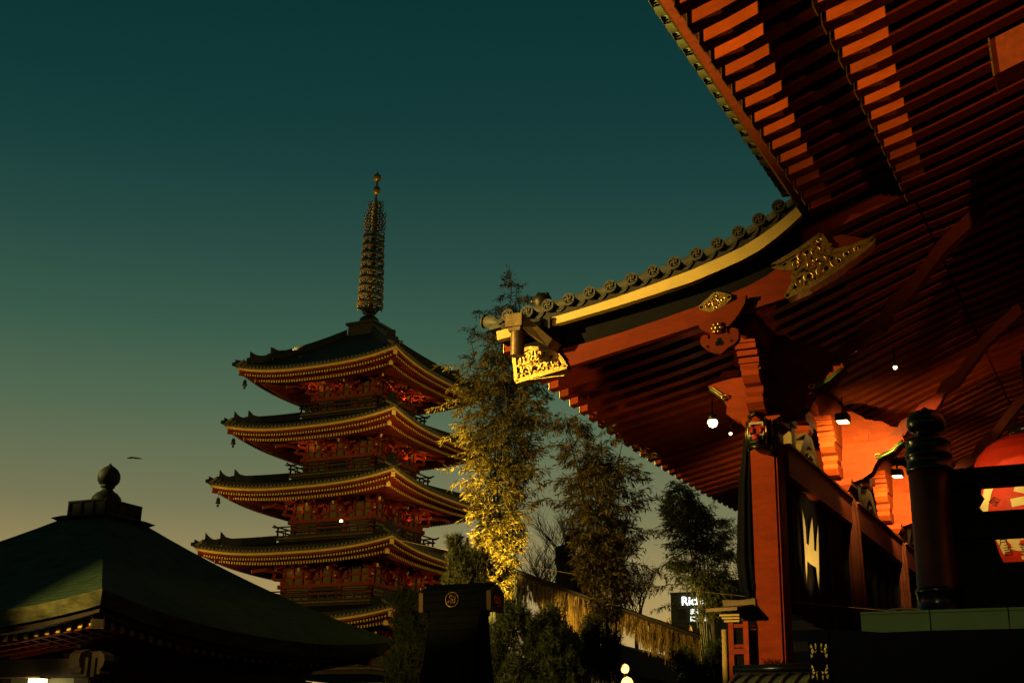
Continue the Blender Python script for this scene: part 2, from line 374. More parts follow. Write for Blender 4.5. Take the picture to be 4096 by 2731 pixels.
    for k in range(4):
        for q in range(4):
            a=-hb+2*hb*q/3
            if q<3: fr.lathe([(.24,F_),(.24,F_+1.55)],sp(k,a,hb,0),10,0)
        def bar(z0,z1,n,mi=0,mb=fr,a0=-hb,a1=hb,th=.16):
            p=[sp(k,a0,n-th,z0),sp(k,a1,n-th,z0),sp(k,a1,n,z0),sp(k,a0,n,z0),sp(k,a0,n-th,z1),sp(k,a1,n-th,z1),sp(k,a1,n,z1),sp(k,a0,n,z1)]
            mb.hexa(p,mi)
        bar(F_+.02,F_+.25,hb+.10); bar(F_+.80,F_+.92,hb+.04); bar(F_+1.30,F_+1.62,hb+.28,a0=-hb-.45,a1=hb+.45,th=.4)
        zz=F_+1.62
        for e in (.62,1.42):
            if zz+e<zt: bar(zz+e,zz+e+.2,hb-.02)
        for q in range(9):           # struts between bracket sets
            if q%3: fr.box(*(lambda p:(p[0]-.09,p[0]+.09,p[1]-.09,p[1]+.09))(sp(k,-hb+2*hb*q/9,hb-.05,0)),zz,zt)
        dk=MB(); bar(F_+.27,F_+1.28,hb+.02,0,dk,-hb/3+.26,hb/3-.26,.12); pput('door_panel',dk,DARKW)
        # purlin carried by the brackets
        pn=hb+1.86; bar(zt-.32,zt-.05,pn+.12,0,fr,-pn-.5,pn+.5,.24)
    pput('frame',fr,VERM_D)
    # balcony
    fo=MB(); fo.box(-B_,B_,-B_,B_,F_-.22,F_-.02,0)
    for k in range(4):
        nb=int(2*B_/.28)
        for q in range(nb): 
            a=-B_+(q+.5)*2*B_/nb; p=sp(k,a,B_+.012,F_-.12); fo.box(p[0]-.10 if k%2==0 else p[0]-.012,p[0]+.10 if k%2==0 else p[0]+.012,p[1]-.10 if k%2 else p[1]-.012,p[1]+.10 if k%2 else p[1]+.012,F_-.20,F_-.04,1)
    fo.box(-B_+.25,B_-.25,-B_+.25,B_-.25,F_-.55,F_-.22,0)
    pput('balcony_floor',fo,[DARKW,CREAM_P])
    ra=MB()
    for k in range(4):
        e=.42; n=B_-.16
        for z,hh,ww,ext in ((.95,.11,.12,e),(.58,.12,.09,e*.6),(.10,.13,.14,e*.6)):
            ra.beam(sp(k,-n-ext,n,F_+z+(.0)),sp(k,n+ext,n,F_+z),ww,hh)
        for s in (-1,1): ra.beam(sp(k,s*(n+e),n,F_+.95),sp(k,s*(n+e+.22),n,F_+1.04),.12,.11)
        for q in range(7):
            a=-n+2*n*q/6; ra.beam(sp(k,a,n,F_-.02),sp(k,a,n,F_+(.9 if q in(0,2,4,6) else .56)),.13,.13)
            if q<6:
                a2=a+n/6; ra.beam(sp(k,a2,n,F_+.1),sp(k,a2,n,F_+.56),.09,.09)
    pput('railing',ra,DARKW)
    # bracket sets
    H=zt-.15-(F_+1.62); bm=bracket_mb(H); bmd=bracket_mb(H,True)
    S4=Matrix.Scale(K,4); m1=MB(); m1.put(bm,S4); me1=m1.mesh('bracket_set',[VERM_P,WHITE]); m2=MB(); m2.put(bmd,S4); me2=m2.mesh('corner_bracket_set',[VERM_P,WHITE])
    for k in range(4):
        for a in (-hb/3,hb/3):
            o=link('bracket_set',me1,pag); p=PM@Vector(sp(k,a,hb,F_+1.62)); o.location=p-Vector((PX,PY,GZ)); o.rotation_euler=(0,0,-pi/2+k*pi/2)
        o=link('corner_bracket_set',me2,pag); p=PM@Vector(sp(k,hb,hb,F_+1.62)); o.location=p-Vector((PX,PY,GZ)); o.rotation_euler=(0,0,-pi/4+k*pi/2)
# spire
spr=MB()
spr.box(-1.42,1.42,-1.42,1.42,38.95,40.05); spr.box(-1.62,1.62,-1.62,1.62,40.05,40.30); spr.box(-1.55,1.55,-1.55,1.55,38.9,39.1)
spire=pput('spire_base',spr,BRONZE)
def sput(name,mb,mats): m=MB(); m.put(mb,PM); return part(name,m,mats,spire)
d=MB(); d.lathe([(1.0,40.3),(1.02,40.6),(.92,40.95),(.66,41.2),(.30,41.32),(.3,41.5)],seg=24); sput('bowl',d,BRONZE)
d=MB(); d.lathe([(.30,41.3),(.36,41.6),(.30,42.)],seg=12)
for q in range(8):
    a=2*pi*q/8; rings=[]
    for r,z,wd in ((.34,41.45,.2),(.62,41.55,.34),(.80,41.85,.34),(.78,42.15,.2),(.86,42.35,.03)):
        c=Vector((r*cos(a),r*sin(a),z)); t=Vector((-sin(a),cos(a),0))*wd/2; n_=Vector((cos(a),sin(a),0))*.03
        rings.append([c-t-n_,c+t-n_,c+t+n_,c-t+n_])
    d.loft(rings)
sput('lotus',d,BRONZE)
d=MB(); d.lathe([(.27,41.4),(.27,49.2),(.20,49.4),(.20,53.6),(.10,53.7),(.09,56.)],seg=14); sput('shaft',d,SPIREM)
for q in range(9):
    d=MB(); z=42.42+q*.875; r=1.30-.21*q/8
    d.lathe([(r,z-.19),(r,z+.19),(r-.06,z+.19),(r-.06,z-.19),(r,z-.19)],seg=40,caps=False)
    for s in range(8):
        a=2*pi*s/8+.2; d.beam((.2*cos(a),.2*sin(a),z),(r*cos(a),r*sin(a),z),.06,.12)
        e=.75*r; d.tube([(e*cos(a+.2),e*sin(a+.2),z),(e*cos(a+.4),e*sin(a+.4),z+.06),(e*cos(a+.6),e*sin(a+.6),z)],.03,5)
        bx,by=(r-.05)*cos(a),(r-.05)*sin(a); d.lathe([(.02,-.2),(.05,-.26),(.08,-.42)],(bx,by,z),8)
    sput('ring',d,SPIREM)
for q in range(4):   # flame finial: four pierced plates
    d=MB(); a=2*pi*q/4+.35; ca,sa=cos(a),sin(a)
    random.seed(30+q)
    for c in range(3):
        for rr in range(11):
            x=.20+c*.31+(rr%2)*.09; z=50.15+rr*.31
            lim=1.06*sqrt(max(.03,1-max(0,(z-51.2)/2.75)**2))
            if x+.1>lim: continue
            path=[]
            for s in range(8):
                an=s/7*5.2+c; rad=.155-.012*s
                path.append(((x+rad*cos(an)*.85)*ca,(x+rad*cos(an)*.85)*sa,z+rad*sin(an)*1.15))
            d.tube(path,.055,4)
            tip=x+.11; d.tube([(tip*ca,tip*sa,z+.05),((tip+.10)*ca,(tip+.10)*sa,z+.22),((tip+.07)*ca,(tip+.07)*sa,z+.42)],[.07,.05,.01],4)
    d.beam((.15*ca,.15*sa,50.0),(1.08*ca,1.08*sa,50.1),.05,.07); d.lathe([(.02,-.03),(.06,-.08),(.09,-.28)],(1.02*ca,1.02*sa,50.05),8)
    sput('flame_plate',d,SPIREM)
d=MB(); d.lathe([(.05,54.25),(.26,54.36),(.37,54.62),(.37,54.85),(.26,55.08),(.06,55.22)],seg=20); sput('orb',d,SPIREM)
d=MB(); d.lathe([(.12,55.72),(.36,55.85),(.42,56.08),(.36,56.32),(.16,56.52),(.06,56.66),(.005,56.85)],seg=20); sput('jewel',d,SPIREM)
# pair of guardian figures sitting on the near hip of the top roof
d=MB()
for f,s in ((.13,1.),(.20,.8)):
    n=(PW[0]+.1)*(1-f)+1.5*f; z0=PZ[0]+.13; z=z0+(39.-z0)*(.62*f+.38*f*f)+.42
    d.lathe([(.16*s,0),(.24*s,.15),(.19*s,.4),(.12*s,.52),(.19*s,.62),(.2*s,.76),(.1*s,.9),(.01,.92)],(n,-n,z),10)
pput('ridge_figure',d,TILE_P)
# wind bells
bell=MB(); bell.tube([(0,0,.02),(0,0,.34)],.018,5); bell.lathe([(.03,.02),(.14,-.03),(.17,-.2),(.19,-.42),(.25,-.52),(.22,-.52),(.16,-.42)],seg=14); bell.tube([(0,0,-.3),(0,0,-.62)],.015,4); bell.box(-.12,.12,-.012,.012,-.85,-.6)
b2=MB(); b2.put(bell,Matrix.Scale(K,4)); bme=b2.mesh('wind_bell',BRONZE)
for i,nm in enumerate(('top','second highest','middle','second lowest')):
    n=PW[i]-.55; p=PM@Vector((-n,-n,PZ[i]-1.12))
    tag(link('wind_bell',bme,None,p),'dark bronze wind bell under the left corner of the pagoda\'s %s roof'%(nm+' visible' if i==3 else nm),'wind bell','wind bells on the pagoda')
# small lit lamp on the third balcony
lp=MB(); lp.lathe([(.02,.25),(.13,.2),(.16,.05),(.13,-.1),(.02,-.14)],seg=12,mi=1); lp.beam((0,0,.15),(0,.5,.3),.05,.05,0)
l2=MB(); l2.put(lp,PM@Matrix.Translation((1.55,-PB[2]+.3,PF[2]+1.05))); pl=PM@Vector((1.55,-PB[2]+.3,PF[2]+1.0))
solo('wall_lamp',l2,[BRONZE,LAMPS],pl,'tiny white lit lamp on the dark middle balcony of the pagoda','lamp')
# ------------------------------------------------------------------ temple hall with its porch
hall=thing('temple_hall',(-4,40,GZ),'huge red temple hall porch with deep rafters, tiled eaves and curved bargeboard','temple')
def hp(name,mb,mats,origin=None,parent=None,label=None): return part(name,mb,mats,parent or hall,origin,label)
SP=.663; Y0=18.28-.663*16
def interp(P,x):
    for (a,za),(b,zb) in zip(P,P[1:]):
        if a<=x<=b: return za+(zb-za)*(x-a)/(b-a)
    return P[0][1] if x<P[0][0] else P[-1][1]
# --- rafters (each one its own part)
def rafter_mb(bot,dep,wd,cap_d=.02):
    b=MB(); poly=[(x,0,z) for x,z in bot]+[(x,0,z+dep) for x,z in reversed(bot)]
    b.prism(poly,(0,wd,0),0)
    x,z=bot[0]; b.box(x-cap_d,x,-.022,wd+.022,z-.022,z+dep*.98,1)
    return b
FB=[(-6.2,12.35),(-5.6,12.52),(-5.,12.73),(-4.3,13.0),(-3.7,13.24)]
BB=[(-4.14,12.6),(-3.6,12.74),(-3.0,12.92),(-2.2,13.19),(-1.,13.61),(1.,14.33),(3.2,15.1)]
KX,KZ=-4.02,12.65
KB=[(-14.4,10.14),(-12.7,10.38),(-11.06,10.66),(-9.12,11.08),(-7.94,11.38),(-6.2,11.95),(-5.1,12.31),(-4.02,12.65)]
def drop(y): return .8*(1-min(1,abs((y-42)/14.))**2.2)
def kz(x,y): return interp(KB,x)-drop(y)*(KX-x)/10.38
fm=rafter_mb(FB,.34,.33).mesh('flying_rafter',[VERM,GOLD]); bm_=rafter_mb(BB,.38,.33).mesh('base_rafter',[VERM,GOLD]); bmp=MB(); _p=[(-3.97,12.66)]+BB[1:]; bmp.prism([(x,0,z) for x,z in _p]+[(x,0,z+.38) for x,z in reversed(_p)],(0,.33,0),0); bmp=bmp.mesh('base_rafter_inner',[VERM]); km=rafter_mb([(x-KX,z-KZ) for x,z in KB],.30,.33).mesh('porch_rafter',[VERM,GOLD])
ho=wloc(hall); ny=int((61-Y0)/SP)
for k in range(ny):
    y=Y0+k*SP
    if y>11: link('base_rafter',bm_ if y<28.3 else bmp,hall,Vector((0,y,0))-ho)
    if 14<y<28.0: link('flying_rafter',fm,hall,Vector((0,y,0))-ho)
    if 28.2<y<56.3:
        o=link('porch_rafter',km,hall,Vector((KX,y,KZ))-ho); o.rotation_euler=(0,-drop(y+.16)/10.38,0)
# --- boards above the rafters, eave members
b=MB()
def strip_surf(mb,P,dz,y0,y1,th=.04,mi=0):
    for (a,za),(c,zc_) in zip(P,P[1:]):
        mb.hexa([(a,y0,za+dz),(c,y0,zc_+dz),(c,y1,zc_+dz),(a,y1,za+dz),(a,y0,za+dz+th),(c,y0,zc_+dz+th),(c,y1,zc_+dz+th),(a,y1,za+dz+th)],mi)
strip_surf(b,[(-6.35,12.32)]+FB[1:],.345,10,28.1); strip_surf(b,BB,.385,10,62)
XS=[-14.45,-13.5,-12.7,-11.06,-9.12,-7.94,-6.2,-4.02]; YS=[28.2+28.2*q/24 for q in range(25)]
def kgrid(mb,f,xs,ys,th):
    for xa,xb in zip(xs,xs[1:]):
        for ya,yb in zip(ys,ys[1:]):
            p=[(xa,ya,f(xa,ya)),(xb,ya,f(xb,ya)),(xb,yb,f(xb,yb)),(xa,yb,f(xa,yb))]; mb.hexa(p+[(x,y,z+th) for x,y,z in p])
kgrid(b,lambda x,y:kz(x,y)+.31,XS,YS,.04)
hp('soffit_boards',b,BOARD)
b=MB(); b.box(-4.12,-3.94,10,28.2,12.985,13.10); hp('eave_batten',b,VERM,(-4,20,13))
b=MB(); b.box(-6.56,-6.20,10,27.85,12.70,12.92)
hp('eave_fascia',b,VERM_D,(-6.3,20,12.5))
b=MB(); b.box(-6.61,-6.565,10,27.8,12.71,12.90); hp('eave_strip',b,GOLD,(-6.48,20,12.6))
# --- main tiled roof
b=MB()
RF=[(-6.72,12.94),(-5,13.62),(-3,14.5),(0,16.05),(4,18.3),(9,21.8)]
strip_surf(b,RF,0,9.5,62,.10); hp('main_roof',b,TILE,(-2,35,13))
def tube_x(mb,x0,x1,z0,z1,r,seg=14,mi=0): mb.tube([(x0,0,z0),(x1,0,z1)],r,seg,mi)
et=MB(); et.tube([(-6.80,0,12.86),(-6.2,0,13.06),(-4.4,0,13.76)],.145,14); et.tube([(-6.815,0,12.855),(-6.80,0,12.86)],.16,18)
# curved pan tile end hanging between two rolls
pan=[]
for q in range(9):
    a=pi*(.12+.76*q/8); pan.append((-6.78,.3-.235*cos(a)/cos(pi*.12)*.95,12.90-.19*sin(a)))
up=[(p[0],p[1],p[2]+.10) for p in reversed(pan)]
et.prism(pan+up,(.30,0,0),0)
etm=et.mesh('eave_tile',TILE)
for k in range(29):
    y=28.1-.61*(k+1)
    if y>10: link('eave_tile',etm,hall,Vector((-.10,y,.20))-ho)
# --- porch roof: tiled slope, verge with crest tiles
DISC=[(-14.08,10.92),(-13.53,10.94),(-12.96,11.03),(-12.39,11.11),(-11.82,11.2),(-11.26,11.29),(-10.7,11.4),(-10.14,11.51),(-9.59,11.65),(-9.02,11.79),(-8.49,11.96),(-7.96,12.17),(-7.45,12.41),(-6.97,12.67),(-6.5,12.93)]
b=MB(); PR=[(-14.75,10.82)]+[(x,z-.03) for x,z in DISC]+[(-5.6,13.42)]
kgrid(b,lambda x,y:interp(PR,x)-.12-drop(y)*(KX-x)/10.38*(1 if x<-6 else 0),[p[0] for p in PR],[28.05]+YS[1:]+[57],.10); hp('porch_roof',b,TILE,(-10,42,11))
# crest mesh
def text_mesh(body,size,ext=0.,res=3):
    cu=bpy.data.curves.new('t','FONT'); cu.body=body; cu.size=size; cu.extrude=ext; cu.align_x='CENTER'; cu.align_y='CENTER'; cu.resolution_u=res
    o=bpy.data.objects.new('t',cu); COL.objects.link(o); dg=bpy.context.evaluated_depsgraph_get(); me=bpy.data.meshes.new_from_object(o.evaluated_get(dg))
    COL.objects.unlink(o); bpy.data.objects.remove(o); return me
def me_to_mb(me,M,mi=0):
    b=MB(); b.add([M@v.co for v in me.vertices],[list(p.vertices) for p in me.polygons],mi); return b
def bar2(mb,x0,x1,z0,z1,y,th,mi): mb.box(x0,x1,y-th,y,z0,z1,mi)
td=MB()
td.tube([(0,-.03,0),(0,1.2,0)],.150,24)
rim=[(.165,-.05),(.165,.06),(.12,.06),(.12,-.05),(.165,-.05)]
td.loft([[(r*cos(2*pi*i/24),y,r*sin(2*pi*i/24)) for i in range(24)] for r,y in rim],0,True,False,False)
td.add([(.122*cos(2*pi*i/20),-.0315,.122*sin(2*pi*i/20)) for i in range(20)],[tuple(range(20))],1)
u=.030; T=.05; a=.085
for (x0,x1,z0,z1) in ((-u/2,u/2,-a,a),(-a,-u/2,-u/2,u/2),(u/2,a,-u/2,u/2),(u/2,a,-a,-a+u),(-a,-u/2,a-u,a),(a-u,a,u/2,a),(-a,-a+u,-a,-u/2)):
    bar2(td,x0,x1,z0,z1,-.03,T,0)
tdm=td.mesh('crest_tile',[TILE,DARKW])
pt=MB(); lo=[];n_=10
for q in range(n_+1):
    f=q/n_; lo.append((.10+.36*f,0,-.02-.17*sin(pi*min(1,max(0,f)))**.7+.055*f))
hi=[(x,y,z+.105) for x,y,z in lo]
pt.prism(lo+hi[::-1],(0,.5,0),0)
for q in range(1,n_,1):     # cloud scroll relief on the pan tile face
    f=(q+.0)/n_; x=.10+.36*f; z=.035-.17*sin(pi*f)**.7+.055*f
    pt.tube([(x+.016*cos(s)*(1-s/9),-.006,z+.022*sin(s)*(1-s/9)) for s in (0,1,2,3,4,5)],.006,4)
ptm=pt.mesh('pan_tile_end',TILE)
for k,(x,z) in enumerate(DISC):
    o=link('crest_tile',tdm,hall,Vector((x,27.8,z))-ho)
    o=link('pan_tile_end',ptm,hall,Vector((x if k else x,27.86,z-.02))-ho)
o=link('pan_tile_end',ptm,hall,Vector((DISC[0][0]-.56,27.86,10.93))-ho)
b=MB(); b.tube([(-15.0,28.25,11.03),(-14.55,28.3,10.93),(-14.0,28.35,11.05)],[.165,.155,.15],20); b.tube([(-15.02,28.25,11.035),(-14.98,28.25,11.025)],.185,24)
b.tube([(-15.05,28.25,11.04),(-15.0,28.25,11.03)],.05,12); hp('corner_tile',b,TILE,(-14.8,28.2,11))
b=MB(); b.tube([(x+.05,28.55,z+.25) for x,z in DISC],.17,14); b.tube([(x+.05,28.95,z+.16) for x,z in DISC],.2,10); hp('verge_roll',b,TILE,(-10,28.6,11.5))
# guardian lion on the corner of the roof
b=MB(); b.loft([[(-13.55+rx*cos(2*pi*i/14),28.7+ry*sin(2*pi*i/14),z) for i in range(14)] for z,rx,ry in ((11.05,.20,.26),(11.15,.24,.28),(11.28,.20,.22),(11.38,.22,.2),(11.50,.26,.22),(11.62,.25,.21),(11.72,.16,.15),(11.76,.05,.05))],0,True,True,True)
for dx,dz,r in ((-.23,11.53,.09),(.16,11.68,.07),(-.08,11.72,.06),(.27,11.4,.09),(-.2,11.13,.09),(.2,11.13,.1)): b.lathe([(.01,-r),(r*.8,-r*.5),(r,0),(r*.7,r*.6),(.01,r)],(-13.55+dx,28.65,dz),8)
hp('ridge_lion',b,BRONZE,(-13.55,28.7,11.05))
# --- verge boards
def poly_strip(lo_,hi_,y,th,mb,mi=0):
    for (p,q),(r,s) in zip(zip(lo_,lo_[1:]),zip(hi_,hi_[1:])):
        mb.hexa([(p[0],y,p[1]),(q[0],y,q[1]),(q[0],y+th,q[1]),(p[0],y+th,p[1]),(r[0],y,r[1]),(s[0],y,s[1]),(s[0],y+th,s[1]),(r[0],y+th,r[1])],mi)
SLO=[(-14.29,10.23),(-13.5,10.33),(-12.71,10.44),(-11.9,10.555),(-11.06,10.68),(-10.1,10.84),(-9.12,11.02),(-8.5,11.19),(-7.85,11.39),(-7.4,11.58),(-7.01,11.82),(-6.7,12.04),(-6.4,12.28)]
SHI=[(-14.32,10.47),(-13.54,10.545),(-12.76,10.63),(-11.9,10.76),(-11.06,10.91),(-10.1,11.11),(-9.12,11.33),(-8.5,11.51),(-7.84,11.72),(-7.4,11.93),(-6.99,12.17),(-6.75,12.33),(-6.51,12.50)]
b=MB(); poly_strip(SLO,SHI,27.62,.20,b); hp('verge_strip',b,WHITE,(-10.5,27.9,11),label='bright yellow lit curved strip under the porch tiles')
b=MB(); poly_strip([(x,z) for x,z in SHI],[(x,z+.30) for x,z in SHI],27.90,.30,b); hp('tile_bed',b,DARKW,(-10.5,28,11.2))
BOT=[(-13.9,9.19),(-13.2,9.31),(-12.59,9.42),(-11.8,9.565),(-11.02,9.71),(-10.06,9.89),(-9.11,10.07),(-8.5,10.18),(-7.89,10.28),(-7.4,10.365),(-6.91,10.46),(-6.4,10.63),(-5.86,10.87),(-5.35,11.16),(-4.86,11.50)]
TOP=[(-13.95,9.86),(-13.3,9.86),(-12.75,9.90),(-11.9,10.0),(-11.06,10.13),(-10.06,10.33),(-9.05,10.55),(-8.5,10.68),(-7.87,10.86),(-7.4,11.05),(-7.0,11.28),(-6.55,11.52),(-6.1,11.76),(-5.6,11.80),(-4.86,11.54)]
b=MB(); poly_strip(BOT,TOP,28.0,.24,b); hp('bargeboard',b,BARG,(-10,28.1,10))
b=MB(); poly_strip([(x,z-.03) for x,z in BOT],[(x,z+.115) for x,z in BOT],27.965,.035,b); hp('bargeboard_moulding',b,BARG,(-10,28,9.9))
b=MB(); poly_strip([(x,z) for x,z in TOP[:12]],[(-14.05,10.4)]+[(x,interp(SLO,x)+.08) for x,_ in TOP[1:12]],28.10,.12,b)
poly_strip([(x,z+.01) for x,z in SLO],[(x,z+.05) for x,z in SLO],27.82,.4,b); hp('black_fascia',b,BLACKW,(-10,28.15,10.6))
# --- gutter head with down pipe
b=MB(); b.box(-13.83,-13.38,27.15,27.61,10.37,10.70); b.box(-13.77,-13.44,27.2,27.6,10.27,10.37)
b.tube([(-13.605,27.4,10.27),(-13.605,27.4,9.66)],.175,20,caps=False); b.tube([(-13.605,27.4,9.66),(-13.605,27.4,10.2)],.155,20)
b.hexa([(-13.38,27.25,10.30),(-13.36,27.61,10.22),(-12.75,27.9,9.80),(-12.85,27.55,9.86),(-13.38,27.25,10.68),(-13.36,27.61,10.62),(-12.62,27.9,9.98),(-12.72,27.55,10.04)])
hp('gutter_head',b,COPPER,(-13.6,27.6,10.3))
b=MB()
for x in (-13.0,-12.8): b.box(x-.025,x+.025,27.52,27.61,10.33,10.62); b.box(x-.07,x+.07,27.54,27.6,10.55,10.60)
hp('gutter_bracket',b,DARKW,(-12.9,27.75,10.5))
# --- gilt openwork fittings
def holes(hs,y):
    b=MB()
    for (x,z,w_,h_,an) in hs:
        ca,sa=cos(an),sin(an); P=[(-1,0),(-.6,.55),(0,.8),(.6,1),(1,.35),(.75,-.4),(.1,-.9),(-.65,-.65)]
        b.add([(x+(p*w_*ca-q*h_*sa),y,z+(p*w_*sa+q*h_*ca)) for p,q in P],[tuple(range(8))])
    return b
def openwork(pts,bars,rings,r=.035,y=27.94,fill=None,R=.05):
    b=MB()
    b.prism([(x,y+.005,z) for x,z in pts],(0,.03,0),0)
    P=[(x,y,z) for x,z in pts]
    for p,q in zip(P,P[1:]+P[:1]): b.beam(p,q,.07,.10,0,up=(q[2]-p[2],0,-(q[0]-p[0])))
    for (x0,z0,x1,z1) in bars: b.beam((x0,y,z0),(x1,y,z1),.05,.055,0,up=(z1-z0,0,-(x1-x0)))
    for (x,z,rad,a0,a1) in rings:
        n=12; path=[]; rr=[]
        for q in range(n+1):
            f=q/n; an=a0+(a1-a0)*f; rd=rad*(1-.45*f); path.append((x+rd*cos(an),y-.004,z+rd*sin(an))); rr.append(r*(1.0-.35*f) if q<n else r*1.1)
        b.tube(path,rr,6)
    return b
pts=[(-13.97,9.90),(-13.55,10.02),(-13.28,9.97),(-13.02,9.88),(-12.86,9.84),(-12.70,9.70),(-12.60,9.56),(-12.50,9.40),(-13.87,9.17)]
bars=[(-13.93,9.57,-12.95,9.76),(-13.50,9.24,-13.45,10.0),(-13.05,9.32,-12.98,9.88),(-13.72,9.20,-13.80,9.93)]
rings=[(-13.25,9.88,.13,2,7.5),(-13.62,9.80,.12,-1,4.4),(-13.33,9.46,.13,3.5,-2),(-13.62,9.42,.12,-.5,5),(-13.13,9.50,.11,0,5.2),(-12.80,9.58,.14,1,6.5),(-12.78,9.46,.08,3,-2),(-13.2,9.66,.10,2.4,-2.5),(-13.80,9.30,.08,1,6),(-12.92,9.45,.09,4,9),(-13.4,9.72,.09,0,5)]
b=openwork(pts,bars,rings,.036,27.95); b.box(-13.93,-12.55,27.93,28.02,9.175,9.20)
b.hexa([(-13.9,27.95,9.12),(-12.52,27.95,9.34),(-12.52,28.24,9.34),(-13.9,28.24,9.12),(-13.9,27.95,9.17),(-12.52,27.95,9.40),(-12.52,28.24,9.40),(-13.9,28.24,9.17)])
gf=hp('gilt_corner_fitting',b,GOLD,(-13.3,27.95,9.6))
HL=[(-13.83,9.78,.055,.05,0),(-13.66,9.88,.05,.04,.5),(-13.62,9.66,.05,.045,1),(-13.83,9.48,.05,.05,0),(-13.80,9.36,.045,.05,.3),(-13.60,9.47,.06,.05,2),(-13.38,9.90,.06,.045,.3),(-13.25,9.78,.055,.06,1.4),(-13.1,9.86,.05,.04,.8),(-13.34,9.66,.06,.045,2.4),(-13.36,9.46,.065,.05,.4),(-13.2,9.57,.05,.05,1.2),(-13.13,9.42,.06,.04,.2),(-12.92,9.70,.06,.05,.8),(-12.85,9.52,.07,.05,0),(-12.68,9.50,.045,.05,1),(-13.5,9.36,.05,.035,.2),(-13.7,9.30,.06,.03,.1),(-12.98,9.55,.035,.045,0),(-13.48,9.78,.035,.05,0)]
for q in HL: part('pierced_hole',holes([q],27.945),BLACKW,gf,(q[0],27.945,q[1]))
pts=[(-7.22,11.25),(-6.55,11.56),(-6.05,11.85),(-5.93,11.62),(-5.83,11.38),(-5.40,11.42),(-4.86,11.55),(-4.90,11.46),(-5.40,11.13),(-5.90,10.84),(-6.40,10.60),(-6.93,10.43),(-6.85,10.58),(-6.72,10.80),(-6.75,10.95),(-6.62,11.08),(-6.80,11.12),(-7.0,11.16)]
bars=[(-6.62,11.05,-5.95,11.38),(-6.52,10.62,-6.25,11.68),(-6.2,10.75,-5.98,11.62),(-6.7,10.85,-5.85,11.30),(-5.9,11.38,-5.86,10.9)]
rings=[(-6.5,11.38,.13,2,7.4),(-6.68,11.22,.10,-1,4),(-6.2,11.46,.13,0,5.4),(-6.05,11.2,.13,3,-2.5),(-6.4,10.85,.13,-.5,5.2),(-6.62,10.74,.09,2,7),(-6.1,10.95,.12,1,6.5),(-5.72,11.12,.15,2.6,8),(-5.5,11.28,.08,0,5),(-5.85,11.5,.08,1,6),(-6.3,11.18,.10,4,-1),(-6.1,11.70,.07,0,5),(-5.25,11.36,.06,2,7),(-6.75,10.52,.06,0,5)]
b=openwork(pts,bars,rings,.034,27.94)
poly_strip([(x,z-.07) for x,z in BOT[10:]],[(x,z-.01) for x,z in BOT[10:]],27.94,.32,b); gf=hp('gilt_wing_fitting',b,GOLD,(-6.2,27.95,11))
HL=[(-6.95,11.24,.07,.035,.4),(-6.72,11.32,.08,.045,.4),(-6.6,11.2,.05,.05,0),(-6.42,11.46,.08,.05,.6),(-6.32,11.28,.07,.05,1.4),(-6.12,11.62,.06,.06,.5),(-6.03,11.44,.05,.07,.2),(-6.15,11.22,.06,.05,2),(-6.5,11.02,.07,.045,.5),(-6.62,10.88,.05,.06,1),(-6.38,10.86,.06,.06,0),(-6.2,11.0,.05,.07,.4),(-6.72,10.66,.05,.06,.4),(-6.5,10.70,.07,.04,.4),(-6.22,10.80,.07,.04,.4),(-5.98,11.0,.06,.06,.5),(-5.85,11.22,.06,.05,.2),(-5.66,11.14,.06,.06,.6),(-5.50,11.28,.07,.035,.5),(-5.25,11.37,.08,.025,.5),(-6.02,11.25,.04,.05,0),(-6.8,10.52,.04,.04,0)]
for q in HL: part('pierced_hole',holes([q],27.935),BLACKW,gf,(q[0],27.94,q[1]))
cx,cz=-8.64,10.53; D=[(-.38,-.07),(.02,.24),(.38,.10),(.02,-.22)]
b=openwork([(cx+x,cz+z) for x,z in D],[],[(cx,cz,.10,0,6.28),(cx-.2,cz-.03,.06,0,6.2),(cx+.2,cz+.06,.06,0,6.2),(cx,cz+.15,.05,0,6),(cx,cz-.14,.05,0,6)],.028,27.95)
for q in range(10):
    an=2*pi*q/10; b.lathe([(.002,-.02),(.02,0),(.002,.02)],(cx+.12*cos(an),27.93,cz+.10*sin(an)),6)
b.box(cx-.012,cx+.012,27.92,27.96,cz-.06,cz+.06); b.box(cx-.06,cx+.06,27.92,27.96,cz-.012,cz+.012)
hp('gilt_diamond_fitting',b,GOLD,(cx,27.95,cz))
# --- pendant board with scrolls, rosette
px=[(95,290),(535,135),(525,200),(470,290),(420,345),(360,395),(357,440),(372,456),(390,452),(383,420),(410,405),(445,420),(462,460),(455,510),(420,548),(360,575),(330,600),(300,620),(240,605),(175,572),(130,530),(118,490),(130,450),(165,440),(190,448),(185,475),(205,480),(215,455),(200,425),(150,400),(110,365)]
def Apx(q): # plate coordinates taken on the porch's east face
    return (-9.06+(q[0]-95)*(1.21/440)+(q[1]-290)*.00012*0, 10.15+(q[0]-95)*.00058*(1) -(q[1]-290)*.00283+(q[0]-95)*0)
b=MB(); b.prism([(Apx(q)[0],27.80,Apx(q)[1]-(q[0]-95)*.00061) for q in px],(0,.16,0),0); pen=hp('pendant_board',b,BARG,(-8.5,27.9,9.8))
b=MB()
for (x,y,r) in ((290,520,.085),(185,545,.05),(395,518,.045)):
    c=Apx((x,y)); zc0=c[1]-(x-95)*.00061
    b.lathe([(.001,0),(r*1.0,0),(r,.012),(.001,.012)],(0,0,0),14) if False else None
    for q in range(3 if r>.06 else 1):
        an=pi/2+2*pi*q/3; ox=.055*cos(an) if r>.06 else 0; oz=.055*sin(an) if r>.06 else 0
        rr=r*.72; b.add([(c[0]+ox+rr*cos(2*pi*i/12),27.794,zc0+oz+rr*sin(2*pi*i/12)) for i in range(12)],[tuple(range(12))])
